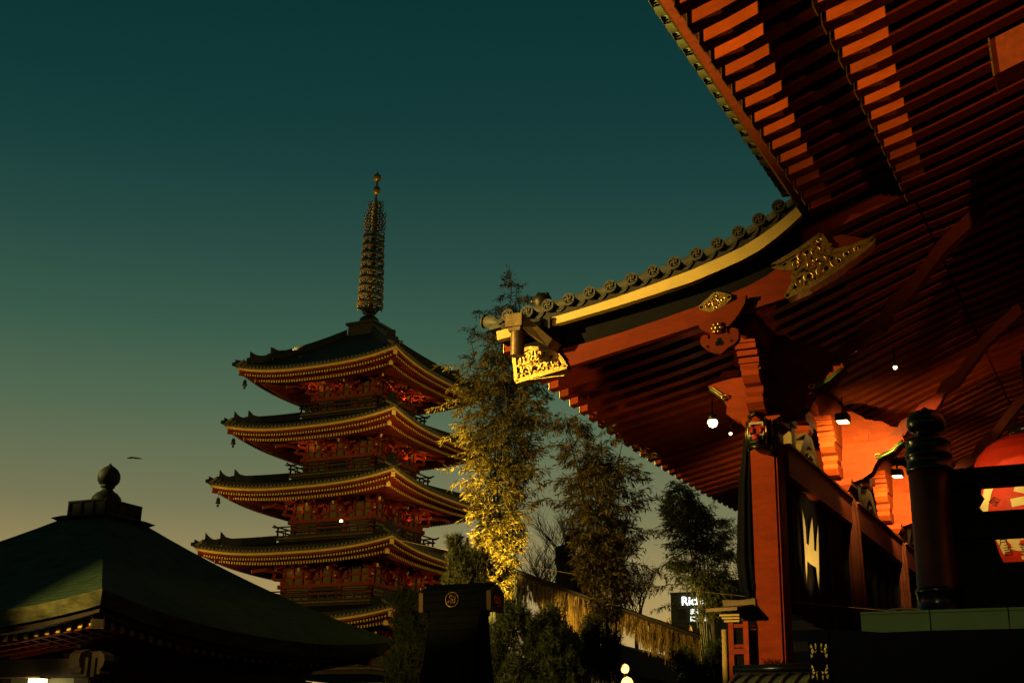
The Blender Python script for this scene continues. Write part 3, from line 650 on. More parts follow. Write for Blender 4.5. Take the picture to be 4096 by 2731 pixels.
part('pierced_hole',b,BLACKW,pen,(-8.5,27.8,9.5))
b=MB(); cx,cz=-8.56,9.84
for q in range(6):
    an=2*pi*q/6; b.lathe([(.002,-.06),(.055,-.03),(.06,0),(.045,.03),(.002,.05)],(cx+.10*cos(an),27.76,cz+.10*sin(an)),8)
b.lathe([(.01,-.07),(.06,-.04),(.07,0),(.05,.05),(.01,.07)],(cx,27.74,cz),10); part('gilt_rosette',b,GOLD,pen,(cx,27.76,cz))
# --- pillars, tie beam, purlin
def pillar(y):
    b=MB(); h=.35; c=.095; d=.03; x=-8.19
    prof=[(-h+c,-h),(h-c,-h),(h-c,-h+d),(h-d,-h+d),(h-d,-h+c),(h,-h+c),(h,h-c),(h-d,h-c),(h-d,h-d),(h-c,h-d),(h-c,h),(-h+c,h),(-h+c,h-d),(-h+d,h-d),(-h+d,h-c),(-h,h-c),(-h,-h+c),(-h+d,-h+c),(-h+d,-h+d),(-h+c,-h+d)]
    b.loft([[(x+p,y+q,z) for p,q in prof] for z in (GZ,7.85)],0); return b
PYS=[30.35,38.2,46.05,53.9]
for y in PYS: hp('pillar',pillar(y),VERM,(-8.19,y,GZ))
for y0,y1 in zip(PYS,PYS[1:]):
    b=MB(); b.box(-8.5,-7.76,y0+.36,y1-.36,6.85,7.60); b.box(-8.56,-7.70,y0+.36,y1-.36,7.60,7.66); hp('tie_beam',b,VERM_D,(-8.1,(y0+y1)/2,7.2))
b=MB(); n=12; b.loft([[(-8.2+.27*cos(2*pi*i/n)*(1.0),y,10.28+.46*sin(2*pi*i/n)) for i in range(n)] for y in (28.5,56.3)],0,True,True,True); hp('purlin',b,VERM_D,(-8.2,42,9.9))
# carved wedge boards between bracket sets and rafters
TB=[(-8.9,9.30),(-6.75,9.28),(-6.45,9.36),(-6.2,9.40),(-6.08,9.52),(-6.2,9.66),(-6.5,9.72),(-6.75,9.9),(-7.2,10.0),(-7.6,10.3),(-8.9,10.3)]
SH_L=[(-6.6,9.05),(-6.30,9.28),(-6.14,9.52),(-5.85,9.62),(-5.6,9.95),(-5.45,10.02),(-5.2,10.12),(-5.06,10.30),(-4.94,10.56),(-4.52,10.80),(-4.2,11.2),(-3.6,11.9),(-2.6,12.7)]
for y in PYS:
    b=MB(); b.prism([(x,y-.13,z) for x,z in TB],(0,.26,0),0); hp('carved_wedge_board',b,VERM,(-8.2,y,9))
    b=MB(); b.prism([(x,y-.17,z) for x,z in SH_L]+[(x-.06,y-.17,z+.36) for x,z in reversed(SH_L)],(0,.34,0),0); hp('curved_tie_beam',b,VERM_D,(-5,y,10))
# bracket set: built once, copied to every pillar
def rel(mb,name,mats,y): return mb
def bset(y):
    out=[]
    d=MB(); d.loft([[(-8.19-a,y-a,z),(-8.19+a,y-a,z),(-8.19+a,y+a,z),(-8.19-a,y+a,z)] for a,z in ((.33,7.85),(.47,8.02),(.47,8.20))],0); out.append(('bearing_block',d,[VERM]))
    d=MB()
    A_=[(-9.57,9.16),(-9.50,9.02),(-9.35,8.93),(-9.18,8.77),(-9.10,8.58),(-9.12,8.40),(-8.98,8.27),(-8.75,8.16),(-8.6,8.12),(-7.75,8.12),(-7.45,8.2),(-7.15,8.38),(-7.05,8.6),(-6.92,8.76),(-6.62,8.86),(-6.45,8.95),(-6.28,9.12),(-6.15,9.22),(-6.2,9.36),(-6.5,9.42),(-6.9,9.30),(-7.8,9.28),(-8.6,9.30),(-9.2,9.30)]
    d.prism([(x,y-.24,z) for x,z in A_],(0,.48,0),0); out.append(('long_bracket_arm',d,[VERM]))
    for sgn,pts in ((1,[(-6.95,8.73),(-6.70,8.84),(-6.52,8.92),(-6.36,9.06),(-6.20,9.15)]),(-1,[(-9.13,8.70),(-9.22,8.82),(-9.38,8.95),(-9.5,9.03)])):
        c=MB()
        path=[(x,y-.25,z+.05) for x,z in pts]; c.tube(path,.05,6,0); c.tube([(x,y-.28,z-.015) for x,_,z in path],.018,5,1); c.tube([(x,y-.28,z+.055) for x,_,z in path],.014,5,1)
        x0,_,z0=path[0]; c.tube([(x0+.08*cos(s),y-.29,z0+.06+.08*sin(s)*(1-s/8)) for s in (0,.8,1.6,2.4,3.2,4,4.8,5.6)],.020,5,1)
        out.append(('painted_scroll',c,[GREEN,GOLD]))
    for z,l in ((8.20,.95),(8.80,1.25)):
        d=MB(); arm(d,0,l,0,.42,0,.36); arm(d,0,-l,0,.42,0,.36); m=MB(); m.put(d,Matrix.Translation((-8.19,y,z))@Matrix.Rotation(-pi/2,4,'Z')); 
        for s in (-1,1): masu(m,-8.19,y+s*(l-.22),z+.36,.46,.24)
        out.append(('cross_arm',m,[VERM]))
    for x in (-8.98,-8.19,-7.4):
        d=MB(); masu(d,x,y,9.30,.44,.22); out.append(('bearing_block',d,[VERM]))
    d=MB()
    for q,(zz,e) in enumerate(((9.16,.50),(9.31,.62),(9.46,.74),(9.6,.86),(9.74,.9))): d.box(-8.44,-7.94,y-e-.7,y-.3,zz,zz+.13)
    out.append(('stepped_corbel',d,[VERM]))
    return out
for nm,mb,mats in bset(PYS[0]):
    o=hp(nm,mb,mats,(-8.19,PYS[0],7.85))
    for y in PYS[1:]: dup(o,dloc=(0,y-PYS[0],0))
# frog-leg struts and pale posts standing on the tie beams
for k,y0 in enumerate(PYS[:3]):
    y=y0+3.55
    b=MB(); fl_=[(-1.15,7.66),(-1.05,7.95),(-.75,8.25),(-.45,8.5),(-.3,8.62),(.3,8.62),(.45,8.5),(.75,8.25),(1.05,7.95),(1.15,7.66),(.85,7.66),(.72,7.9),(.4,8.16),(.12,8.3),(-.12,8.3),(-.4,8.16),(-.72,7.9),(-.85,7.66)]
    b.prism([(-8.28,y+a,z) for a,z in fl_],(.3,0,0),0); hp('frog_leg_strut',b,WOODL,(-8.13,y,7.66))
    b=MB(); masu(b,-8.13,y,8.62,.44,.26); masu(b,-8.13,y,9.12,.40,.2); b.box(-8.3,-7.9,y-.62,y+.62,8.88,9.12); masu(b,-8.13,y-.5,9.12,.3,.2); masu(b,-8.13,y+.5,9.12,.3,.2); b.box(-8.34,-7.86,y-.75,y+.75,9.33,9.62)
    hp('strut_bracket',b,VERM,(-8.13,y,8.62))
    b=MB(); yy=y0+1.35; b.box(-8.16,-7.86,yy-.20,yy+.20,7.66,8.35); b.box(-8.2,-7.82,yy-.3,yy+.3,8.35,8.5); masu(b,-8.02,yy,8.5,.5,.25)
    hp('carved_post',b,WOODL,(-8.0,yy,7.66))
    # carved, painted infill figure inside the strut
    b=MB()
    for q in range(9):
        an=q*.7; b.lathe([(.01,-.1),(.09,-.05),(.1,.02),(.06,.09),(.01,.12)],(-8.0,y-.5+.125*q,7.8+.10*sin(an)+.12*(1-abs(q-4)/4)),8,q%2)
    hp('carved_infill',b,[GREEN,REDP],(-8,y,7.7))
# lion-head carving on the near pillar (and its copies)
def lion(y):
    out=[]; x0=-8.06
    b=MB(); secs=[]
    for t,rx,z0,z1 in ((0,.25,7.22,7.95),(.22,.29,7.18,8.02),(.45,.30,7.16,8.06),(.65,.27,7.18,8.04),(.82,.22,7.24,7.98),(.92,.15,7.30,7.90)):
        yy=y-.33-t; zc=(z0+z1)/2; rz=(z1-z0)/2
        secs.append([(x0+rx*cos(2*pi*i/16),yy,zc+rz*sin(2*pi*i/16)) for i in range(16)])
    b.loft(secs,0,True,True,True)
    for s in (-1,1):
        b.tube([(x0+s*.24,y-.60,7.95),(x0+s*.34,y-.52,8.05),(x0+s*.36,y-.42,7.92)],[.07,.06,.02],8)          # ears
        b.tube([(x0+s*.28,y-.95,7.22),(x0+s*.31,y-1.05,7.55),(x0+s*.27,y-1.1,7.9)],[.05,.045,.04],8)       # cheek mane
        for q in range(4): b.lathe([(.01,-.06),(.07,-.02),(.07,.03),(.01,.07)],(x0+s*.30,y-.5-.13*q,7.45+.1*sin(q)),8)
    b.tube([(x0-.2,y-1.22,7.97),(x0,y-1.30,8.03),(x0+.2,y-1.22,7.97)],[.05,.075,.05],8)   # muzzle ridge
    b.lathe([(.01,-.06),(.08,-.02),(.07,.04),(.01,.07)],(x0,y-1.34,8.0),10)
    b.tube([(x0-.19,y-1.18,7.28),(x0,y-1.26,7.22),(x0+.19,y-1.18,7.28)],[.05,.07,.05],8)   # lower jaw
    out.append(('lion_head',b,[BRONZE]))
    b=MB(); b.loft([[(x0+.185*cos(2*pi*i/16),yy,7.62+.30*sin(2*pi*i/16)) for i in range(16)] for yy in (y-1.23,y-1.262)],0); b.tube([(x0,y-1.25,7.45),(x0,y-1.34,7.42),(x0,y-1.38,7.36)],[.09,.10,.05],10); b.tube([(x0-.14,y-1.26,7.82),(x0+.14,y-1.26,7.82)],.055,8); b.tube([(x0-.1,y-1.27,7.68),(x0-.1,y-1.27,7.55)],.04,6); b.tube([(x0+.1,y-1.27,7.68),(x0+.1,y-1.27,7.55)],.04,6); out.append(('mouth',b,[REDP]))
    b=MB()
    for q in range(7):
        x=x0-.15+.05*q; b.box(x-.02,x+.02,y-1.32,y-1.275,7.76-.02*(q in(0,6))*2,7.815); 
        b.box(x-.02,x+.02,y-1.32,y-1.275,7.46,7.51)
    for s in (-1,1): b.lathe([(.02,-.08),(.025,0),(.003,.09)],(x0+s*.17,y-1.29,7.52),6)
    out.append(('teeth',b,[TEETH]))
    b=MB()
    for q in range(6):
        x=x0-.15+.06*q; b.tube([(x,y-1.30,7.36),(x,y-1.33,7.42),(x,y-1.30,7.47)],.024,5)
    b.tube([(x0-.17,y-1.29,7.35),(x0+.17,y-1.29,7.35)],.025,5); out.append(('beard',b,[GREEN]))
    for s in (-1,1):
        b=MB(); b.tube([(x0+s*.30,y-.7,7.3),(x0+s*.33,y-.75,7.6),(x0+s*.3,y-.7,7.85)],.035,6); out.append(('mane_lock',b,[GREEN]))
    b=MB()
    for s in (-1,1): b.lathe([(.005,-.05),(.045,-.02),(.05,.01),(.02,.045),(.003,.05)],(x0+s*.15,y-1.20,7.96),10)
    b.tube([(x0-.20,y-1.24,7.30),(x0-.225,y-1.26,7.6),(x0-.2,y-1.24,7.92)],.022,6); b.tube([(x0+.20,y-1.24,7.30),(x0+.225,y-1.26,7.6),(x0+.2,y-1.24,7.92)],.022,6)
    out.append(('gilt_eye',b,[GOLD])); return out
root=None
for nm,mb,mats in lion(PYS[0]-.05):
    if root is None: root=hp(nm,mb,mats,(-8.06,PYS[0]-.4,7.6))
    else: part(nm,mb,mats,root,(-8.06,PYS[0]-1.2,7.6))
# hall front wall and west screen wall (deep in shade)
b=MB(); b.box(3.2,3.5,9,62,GZ,15.0); b.box(-8.4,3.2,61,61.3,GZ,12.4); hp('wall',b,VERM_D,(3.3,40,GZ))
b=MB()
for q in range(24): b.box(-8.3+q*.48,-8.22+q*.48,60.9,61,GZ,9)
hp('lattice',b,DARKW,(-3,60.9,3))
b=MB(); b.box(-3.5,3.2,13,61,GZ,.1); b.box(-3.3,3.2,14.4,61,.1,.3); hp('plinth',b,STONE,(0,40,GZ))
# tail beam hanging under the rafters at the top right
b=MB(); b.hexa([(-1.52,22.0,11.86),(3.,22.0,13.4),(3.,22.55,13.4),(-1.52,22.55,11.86),(-1.54,22.0,12.58),(3.,22.0,14.1),(3.,22.55,14.1),(-1.54,22.55,12.58)],0); b.hexa([(-1.55,21.97,11.83),(-1.52,21.97,11.84),(-1.52,22.58,11.84),(-1.55,22.58,11.83),(-1.57,21.97,12.6),(-1.54,21.97,12.61),(-1.54,22.58,12.61),(-1.57,22.58,12.6)],1)
for x in (-.4,1.5): b.box(x-.2,x+.2,22.1,22.45,12.6+(x+1.5)*.33,14.4+(x+.4)*.3,0)
hp('tail_beam',b,[VERM_D,GOLD],(-1.5,22.2,12.2))
# ------------------------------------------------------------------ red paper lantern
LX,LY=-3.0,42.
LP_=[(.55,10.02),(.95,9.92),(1.35,9.68),(1.62,9.38),(1.80,9.0),(1.92,8.5),(1.96,7.9),(1.92,7.2),(1.80,6.6),(1.60,6.15),(1.35,5.85),(1.05,5.7)]
def lr(z):
    for (ra,za),(rb,zb) in zip(LP_,LP_[1:]):
        if zb<=z<=za: return ra+(rb-ra)*(z-za)/(zb-za)
    return .5
ln=thing('paper_lantern',(LX,LY,5.5),'giant red paper lantern with black and cream writing under the porch','lantern')
b=MB(); prof=[]; nz=44
for q in range(nz*2+1):
    z=10.02-(10.02-5.7)*q/(nz*2); prof.append((lr(z)+(.022 if q%2 else 0),z))
b.lathe(prof,(LX,LY,0),56); part('shade',b,LANT,ln)
b=MB(); b.lathe([(.62,9.98),(.66,10.3),(.55,10.35),(.1,10.36)],(LX,LY,0),32); b.lathe([(1.1,5.75),(1.12,5.45),(.95,5.42)],(LX,LY,0),32); b.tube([(LX,LY,10.3),(LX,LY,12.6)],.05,8); part('hoop',b,LACQ,ln)
def lsurf(x,z,off=.03):
    r=lr(z)+off; d=max(0,r*r-(x-LX)**2); return (x,LY-sqrt(d),z)
def ribbon(pts,wd,off,mb,mi=0):
    P=[]; n=len(pts)
    for (a,b_),(c,d) in zip(pts,pts[1:]):
        for q in range(8): P.append((a+(c-a)*q/8,b_+(d-b_)*q/8))
    P.append(pts[-1]); L_=[];Rr=[]
    for k,(x,z) in enumerate(P):
        x0,z0=P[max(k-1,0)]; x1,z1=P[min(k+1,len(P)-1)]; l=math.hypot(x1-x0,z1-z0) or 1; nx,nz_=-(z1-z0)/l*wd/2,(x1-x0)/l*wd/2
        L_.append(lsurf(x+nx,z+nz_,off)); Rr.append(lsurf(x-nx,z-nz_,off))
    o=L_+Rr; m=len(P)
    mb.add(o,[(k,k+1,m+k+1,m+k) for k in range(m-1)],mi)
b=MB()
ribbon([(-4.43,7.45),(-4.40,7.7),(-4.25,8.1),(-4.02,8.5)],.26,.03,b)
ribbon([(-3.55,8.42),(-3.2,8.28),(-2.6,8.2)],.42,.03,b); ribbon([(-3.45,8.1),(-3.1,7.98),(-2.6,7.95)],.3,.028,b)
ribbon([(-3.6,7.62),(-2.6,7.72)],.24,.03,b)
for (x0,z0,x1,z1,wd) in ((-3.98,6.88,-3.55,6.42,.24),(-4.12,6.84,-3.9,6.25,.22),(-3.55,6.75,-3.0,6.75,.42),(-3.5,6.2,-3.0,6.2,.36),(-3.75,6.4,-3.4,6.3,.16)): ribbon([(x0,z0),(x1,z1)],wd,.032,b)
part('cream_pattern',b,EMBLEM,ln)
b=MB()
for ch,x,z,s in (('令',-4.09,7.70,.34),('四',-3.98,6.80,.30),('月',-3.95,6.55,.30),('吉',-3.84,6.27,.30),('英',-3.42,6.74,.30),('ゆ',-3.14,6.74,.30),('葉',-3.36,6.28,.30),('し',-3.08,6.26,.30)):
    me=text_mesh(ch,s); o=[lsurf(x+v.co.x*1.1,z+v.co.y,.045) for v in me.vertices]
    b.add(o,[list(p.vertices) for p in me.polygons])
part('black_lettering',b,INK,ln)
b=MB(); ribbon([(-4.5,9.3),(-4.15,9.66),(-3.5,9.9)],.02,.03,b); part('rib',b,LANT,ln)

# ------------------------------------------------------------------ stair railing post with onion cap
rl=thing('stair_railing',(-1.785,12.3,GZ),'black lacquered stair railing with a thick brown onion topped post','railing')
c=(-1.785,12.3,0)
b=MB(); b.lathe([(.195,GZ),(.195,2.68)],c,40); part('post',b,BROWNL,rl)
b=MB(); b.lathe([(.197,2.66),(.212,2.67),(.212,2.71),(.200,2.72),(.204,2.80),(.214,2.81),(.214,2.84),(.205,2.85),(.200,2.93),(.208,2.94),(.205,2.97),(.150,3.0),(.115,3.02),(.112,3.045),(.155,3.06),(.178,3.11),(.180,3.15),(.165,3.20),(.11,3.25),(.04,3.275),(.01,3.30)],c,40); part('onion_cap',b,LACQ,rl)
b=MB(); b.lathe([(.199,1.60),(.212,1.59),(.212,1.55),(.203,1.54),(.203,1.40),(.212,1.39),(.212,1.34),(.203,1.33),(.203,1.0),(.199,1.0)],c,40); part('metal_collar',b,LACQ,rl)
for z0,z1 in ((2.50,2.67),(2.03,2.26),(1.40,1.80)):
    b=MB(); y0=12.22 if z0>2 else 12.25; b.box(-1.60,3.0,y0,12.40,z0,z1); part('rail',b,BLACKW,rl,(-1.6,12.3,z0))
b=MB(); W=[(-1.60,1.3),(-1.60,2.60),(-1.50,2.50),(-1.345,2.50),(-1.36,2.44),(-1.33,2.40),(-1.355,2.36),(-1.385,2.32),(-1.355,2.28),(-1.335,2.26),(-1.335,2.03),(-1.28,2.03),(-1.25,1.9),(-1.22,1.8),(-1.2,1.3)]
b.prism([(x,12.27,z) for x,z in W],(0,.08,0),0); part('carved_strut',b,BLACKW,rl,(-1.5,12.3,1.3))
b=MB(); b.box(-1.98,3,12.0,12.6,GZ,1.05); part('base_beam',b,BLACKW,rl,(-1,12.3,GZ))
# olive barrier panels
for k,(x0,x1) in enumerate(((-2.14,-1.617),(-1.607,-1.045),(-1.035,-.5))):
    b=MB(); b.box(x0,x1,10.5,10.54,.45,1.20); b.box(x0,x1,10.49,10.55,1.185,1.205); t=thing('barrier_panel',((x0+x1)/2,10.52,.45),('olive green barrier panel at the left end of the row below the post','olive green barrier panel between two other panels, below the railing','olive green barrier panel cut by the right edge of the picture')[k],'barrier panel','barrier panels along the stair')
    part('panel',b,PANEL,t)
    b=MB(); b.box(x0+.05,x0+.09,10.545,10.58,.45,1.15); b.box(x1-.09,x1-.05,10.545,10.58,.45,1.15); part('bracket',b,DARKW,t)
b=MB(); b.tube([(-1.83+.16*cos(a)*1.1,10.6,1.18+.055*sin(a)) for a in [pi*q/10 for q in range(11)]],.008,6); solo('cable',b,WOODL,(-1.83,10.6,1.18),'thin looped cable lying over the top of the left olive panel','cable')
# black stair wall with a gilt openwork corner
sw=thing('stair_wall',(0,9.5,GZ),'low black lacquered wall beside the stair with gilt openwork corner plate','wall')
b=MB(); b.prism([(-2.11,9.25,GZ),(3.2,9.25,GZ),(3.2,9.25,.91),(-1.4,9.25,.925),(-1.75,9.25,.92),(-2.11,9.25,.955)],(0,.6,0),0); part('slab',b,BLACKW,sw)
b=MB(); b.box(-2.255,-2.11,9.22,9.85,GZ,.945); pl_=part('corner_block',b,BLACKW,sw,(-2.18,9.5,GZ))
b=MB()
def drop(x,z,w_,h,y=9.212): b.add([(x,y,z-h),(x+w_,y,z-h*.1),(x+w_*.5,y,z+h*.75),(x,y,z+h),(x-w_*.5,y,z+h*.75),(x-w_,y,z-h*.1)],[(0,1,2,3,4,5)])
for zc in (.80,.66,.52,.38):
    s=1 if int(round(zc*100))%28 else 1
    for sx in (-1,1):
        x=-2.182
        drop(x+sx*.044,zc,.008*1.2,.024); drop(x+sx*.020,zc+.035*( 1 if zc in(.80,.52) else -1),.006,.022)
        b.add([(x+sx*.055,9.212,zc+.05),(x+sx*.060,9.212,zc+.018),(x+sx*.040,9.212,zc+.03)],[(0,1,2)]); b.add([(x+sx*.055,9.212,zc-.05),(x+sx*.060,9.212,zc-.018),(x+sx*.040,9.212,zc-.03)],[(0,1,2)])
        b.add([(x+sx*.012,9.212,zc+.005),(x+sx*.03,9.212,zc-.004),(x+sx*.02,9.212,zc-.012)],[(0,1,2)])
part('gilt_plate',b,GOLD,pl_,(-2.18,9.21,.6))
# barrel roofed stall in front of the pillar
st=thing('stall',(-3.8,14,GZ),'small stall with a dark ridge beam and ribbed olive metal roof','stall')
b=MB(); b.tube([(-4.25,14,1.03),(-3.15,14,1.055)],.052,12); b.box(-4.22,-3.18,13.93,14.07,.94,1.0); part('ridge_beam',b,LACQ,st)
b=MB(); rings=[]
for q in range(13):
    f=q/12; rings.append([(-4.18,13.98-1.15*f,.965-.10*f-.62*f*f),(-3.20,13.98-1.15*f,.985-.10*f-.62*f*f)])
for a,c2 in zip(rings,rings[1:]): b.hexa([a[0],a[1],c2[1],c2[0]]+[(p[0],p[1],p[2]-.03) for p in (a[0],a[1],c2[1],c2[0])])
for q in range(8):
    x=-4.17+q*.138; b.tube([(x+.0,r[0][1],r[0][2]+.012+(x+4.18)*.02) for r in rings],.016,6)
part('metal_roof',b,OLIVE,st)
b=MB(); b.box(-4.1,-3.25,13.1,14.6,GZ,.30); part('cabinet',b,DARKW,st)
# ------------------------------------------------------------------ small wooden roofed lantern post
sl=thing('roofed_lantern_post',(-6.48,22,GZ),'small roofed lantern post of pale wood and red posts beside the red pillar','lantern post')
b=MB(); b.prism([(-6.83,21.93,2.80),(-6.80,21.93,2.66),(-6.24,21.93,2.68),(-6.24,21.93,2.81),(-6.5,21.93,2.785)],(0,.14,0),0)
b.hexa([(-6.97,21.45,2.545),(-6.42,21.45,2.56),(-6.24,21.98,2.685),(-6.80,21.98,2.665),(-6.97,21.45,2.60),(-6.42,21.45,2.615),(-6.24,21.98,2.72),(-6.80,21.98,2.70)])
b.hexa([(-6.80,22.02,2.665),(-6.24,22.02,2.685),(-6.2,22.6,2.50),(-6.75,22.6,2.5),(-6.80,22.02,2.70),(-6.24,22.02,2.72),(-6.2,22.6,2.545),(-6.75,22.6,2.54)])
part('roof',b,WOODL,sl)
b=MB()
for z,x0 in ((2.49,-6.80),(2.44,-6.76),(2.39,-6.72)): b.box(x0,-6.45,21.66,21.76,z,z+.032)
part('stepped_bracket',b,WHITE,sl)
for x,y in ((-6.62,21.75),(-6.36,21.75),(-6.62,22.25),(-6.36,22.25)):
    b=MB(); b.box(x-.045,x+.045,y-.045,y+.045,GZ,2.40); part('post',b,VERM,sl,(x,y,GZ))
b=MB(); b.box(-6.57,-6.41,21.78,22.22,1.98,2.30); b.box(-6.57,-6.41,21.78,22.22,1.45,1.85); part('lamp_box',b,BLACKW,sl)
b=MB(); b.box(-6.57,-6.41,21.72,21.78,2.30,2.36); b.box(-6.60,-6.38,21.70,22.3,1.86,1.95); b.box(-6.57,-6.41,21.72,21.78,1.97,2.02); part('cross_rail',b,VERM,sl)
b=MB(); b.tube([(-6.745,21.7,GZ),(-6.735,21.7,2.27)],.045,14); solo('pale_pole',b,WHITE,(-6.74,21.7,GZ),'bright yellow lit smooth pole beside the small lantern post','pole')
# ------------------------------------------------------------------ dark kiosk with a crested ridge box
kk=thing('gable_kiosk',(-9.85,18,GZ),'dark steep roofed kiosk with gilt crests on its boxed ridge','kiosk')
b=MB(); prof=[(-.20,2.27),(.20,2.27),(.22,2.54),(0,2.65),(-.22,2.54)]
b.loft([[(x,18+p,z) for p,z in prof] for x in (-10.40,-9.27)],0); b.box(-10.3,-9.4,17.84,18.16,2.20,2.27); b.prism([(-10.42,17.75,2.545),(-10.42,18,2.67),(-10.42,18.25,2.545),(-10.42,18.25,2.57),(-10.42,18,2.70),(-10.42,17.75,2.57)],(1.17,0,0),0)
rb_=part('ridge_box',b,SHING_K,kk)
for x0 in (-10.47,-9.27):
    b=MB(); o=[(x0,18+p*1.06,2.255+(z-2.27)*1.08) for p,z in prof]; i_=[(x0,18+p*.72,2.31+(z-2.27)*.78) for p,z in prof]
    for q in range(5):
        r=(q+1)%5; P=[o[q],o[r],i_[r],i_[q]]; b.hexa(P+[(p[0]+.075,p[1],p[2]) for p in P])
    part('end_frame',b,WOODL,kk,(x0,18,2.4))
def crest(cx,cy,cz,r,face):
    b=MB(); 
    def P(a,c): return (cx+a,cy,cz+c) if face=='E' else (cx,cy+a,cz+c)
    b.tube([P(r*cos(s),r*sin(s)) for s in [2*pi*q/28 for q in range(29)]],r*.10,6)
    for (a,c,rad,t) in ((-.45,-.35,.26,0),(.1,.1,.3,2),(.35,-.2,.24,4),(-.25,.35,.2,1),(.35,.45,.22,3),(0,-.1,.2,5),(.05,.6,.16,2),(-.1,-.55,.2,0),(.55,.1,.15,1)):
        b.tube([P(r*(a+rad*cos(t+s)*(1-s/9)),r*(c+rad*sin(t+s)*(1-s/9))) for s in (0,.8,1.6,2.4,3.2,4.0)],r*.085,5)
    return b
part('gilt_crest',crest(-9.87,17.77,2.43,.112,'E'),GOLD,kk,(-9.87,17.77,2.43))
part('gilt_crest',crest(-9.20,18.0,2.42,.095,'N'),GOLD,kk,(-9.2,18,2.42))
b=MB(); b.box(-9.24,-9.23,17.85,18.15,2.31,2.53); part('end_panel',b,BLACKW,kk)
b=MB(); R_s=[]
for q in range(15):
    f=q/14; R_s.append((.15+.55*f+1.3*f**3,2.22-3.0*f))
for s in (-1,1):
    for (a,za),(c2,zc2) in zip(R_s,R_s[1:]):
        b.hexa([(-10.30,18+s*a,za),(-9.42,18+s*a,za),(-9.42,18+s*c2,zc2),(-10.30,18+s*c2,zc2),(-10.30,18+s*(a-.07),za),(-9.42,18+s*(a-.07),za),(-9.42,18+s*(c2-.07),zc2),(-10.30,18+s*(c2-.07),zc2)])
part('shingle_roof',b,SHING_K,kk)
b=MB(); b.box(-10.15,-9.55,17.2,18.8,GZ,-.2); b.prism([(-9.56,17.72,.4),(-9.56,18.28,.4),(-9.56,18.02,2.2),(-9.56,17.98,2.2)],(-.1,0,0),0); b.prism([(-9.56,17.0,-.6),(-9.56,19.,-.6),(-9.56,18.2,1.8),(-9.56,17.8,1.8)],(-.05,0,0),0); part('body',b,BLACKW,kk)

# ------------------------------------------------------------------ small square hall, lower left
HX,HY,HW=-19.4,20.,4.475
sh=thing('pyramid_roof_hall',(HX,HY,GZ),'low square hall with a dark shingled pyramid roof and onion finial','hall')
ZE=2.52; SG=.36
def hs(k,a,n,z): p=sp(k,a,n,z); return (HX+p[0],HY+p[1],z)
def hz(t): return ZE-SG*(1-abs(t)**2.3)
ts=[-1+2*j/30 for j in range(31)]; ts=[math.copysign(abs(t)**.85,t) for t in ts]
b=MB(); ed=MB(); un=MB(); TH,TZ=.60,4.60
for k in range(4):
    G=[]
    for q in range(13):
        f=q/12; n=HW*(1-f)+TH*f; G.append([hs(k,t*n,n,hz(t)*(1-f)**2.2+ (ZE*(1-(1-f)**2.2)) + (TZ-ZE)*(.66*f+.34*f*f)) for t in ts])
    for q in range(12):
        for j in range(30): b.add([G[q][j],G[q][j+1],G[q+1][j+1],G[q+1][j]],[(0,1,2,3)],0)
    ed.loft([[hs(k,t*HW,HW,hz(t)),hs(k,t*(HW-.10),HW-.10,hz(t)-.24),hs(k,t*(HW-.35),HW-.35,hz(t)-.24),hs(k,t*(HW-.3),HW-.3,hz(t))] for t in ts],0,True,False)
    un.loft([[hs(k,t*(HW-.2),HW-.2,hz(t)-.25),hs(k,t*(HW-.2),HW-.2,hz(t)-.34),hs(k,t*(HW-.45),HW-.45,hz(t)-.34),hs(k,t*(HW-.45),HW-.45,hz(t)-.25)] for t in ts],0,True,False)
    for j in range(30):
        t0,t1=ts[j],ts[j+1]; un.add([hs(k,t0*(HW-.3),HW-.3,hz(t0)-.26),hs(k,t1*(HW-.3),HW-.3,hz(t1)-.26),hs(k,t1*2.6,2.6,2.45),hs(k,t0*2.6,2.6,2.45)],[(0,1,2,3)])
part('roof',b,SHING,sh); part('roof_edge',ed,SHING_E,sh); part('eave_board',un,DARKW,sh)
rm=MB(); rm.box(-.04,.04,-.5,2.2,-.065,.065,0); rm.box(-.042,.042,-.52,-.5,-.065,.065,1); rme=rm.mesh('rafter',[VERM_D,WHITE])
nr=int(2*HW/.232)
for k in range(2):
    for j in range(nr):
        a=-HW+(j+.5)*2*HW/nr
        if abs(a)>HW-.42: continue
        p=hs(k,a,HW-.98,hz(a/HW)-.41); o=link('rafter',rme,sh,Vector(p)-Vector((HX,HY,GZ))); o.rotation_euler=(radians(-7) if k==0 else radians(-7),0,k*pi/2)
for s1,s2 in ((1,-1),(1,1),(-1,-1)):
    b=MB(); p0=Vector((HX+s1*2.6,HY+s2*2.6,2.35)); p1=Vector((HX+s1*(HW-.42),HY+s2*(HW-.42),ZE-.44)); b.beam(p0,p1,.20,.24,0); d=(p1-p0).normalized(); b.beam(p1,p1+d*.015,.21,.25,1); b.beam(p1-d*.02,p1+d*.04,.17,.20,2); part('corner_beam',b,[VERM_D,GOLD,DARKW],sh)
b=MB(); bh=2.95
b.box(HX-bh,HX+bh,HY-bh,HY+bh,GZ,2.3); part('wall',b,CREAM,sh)
b=MB()
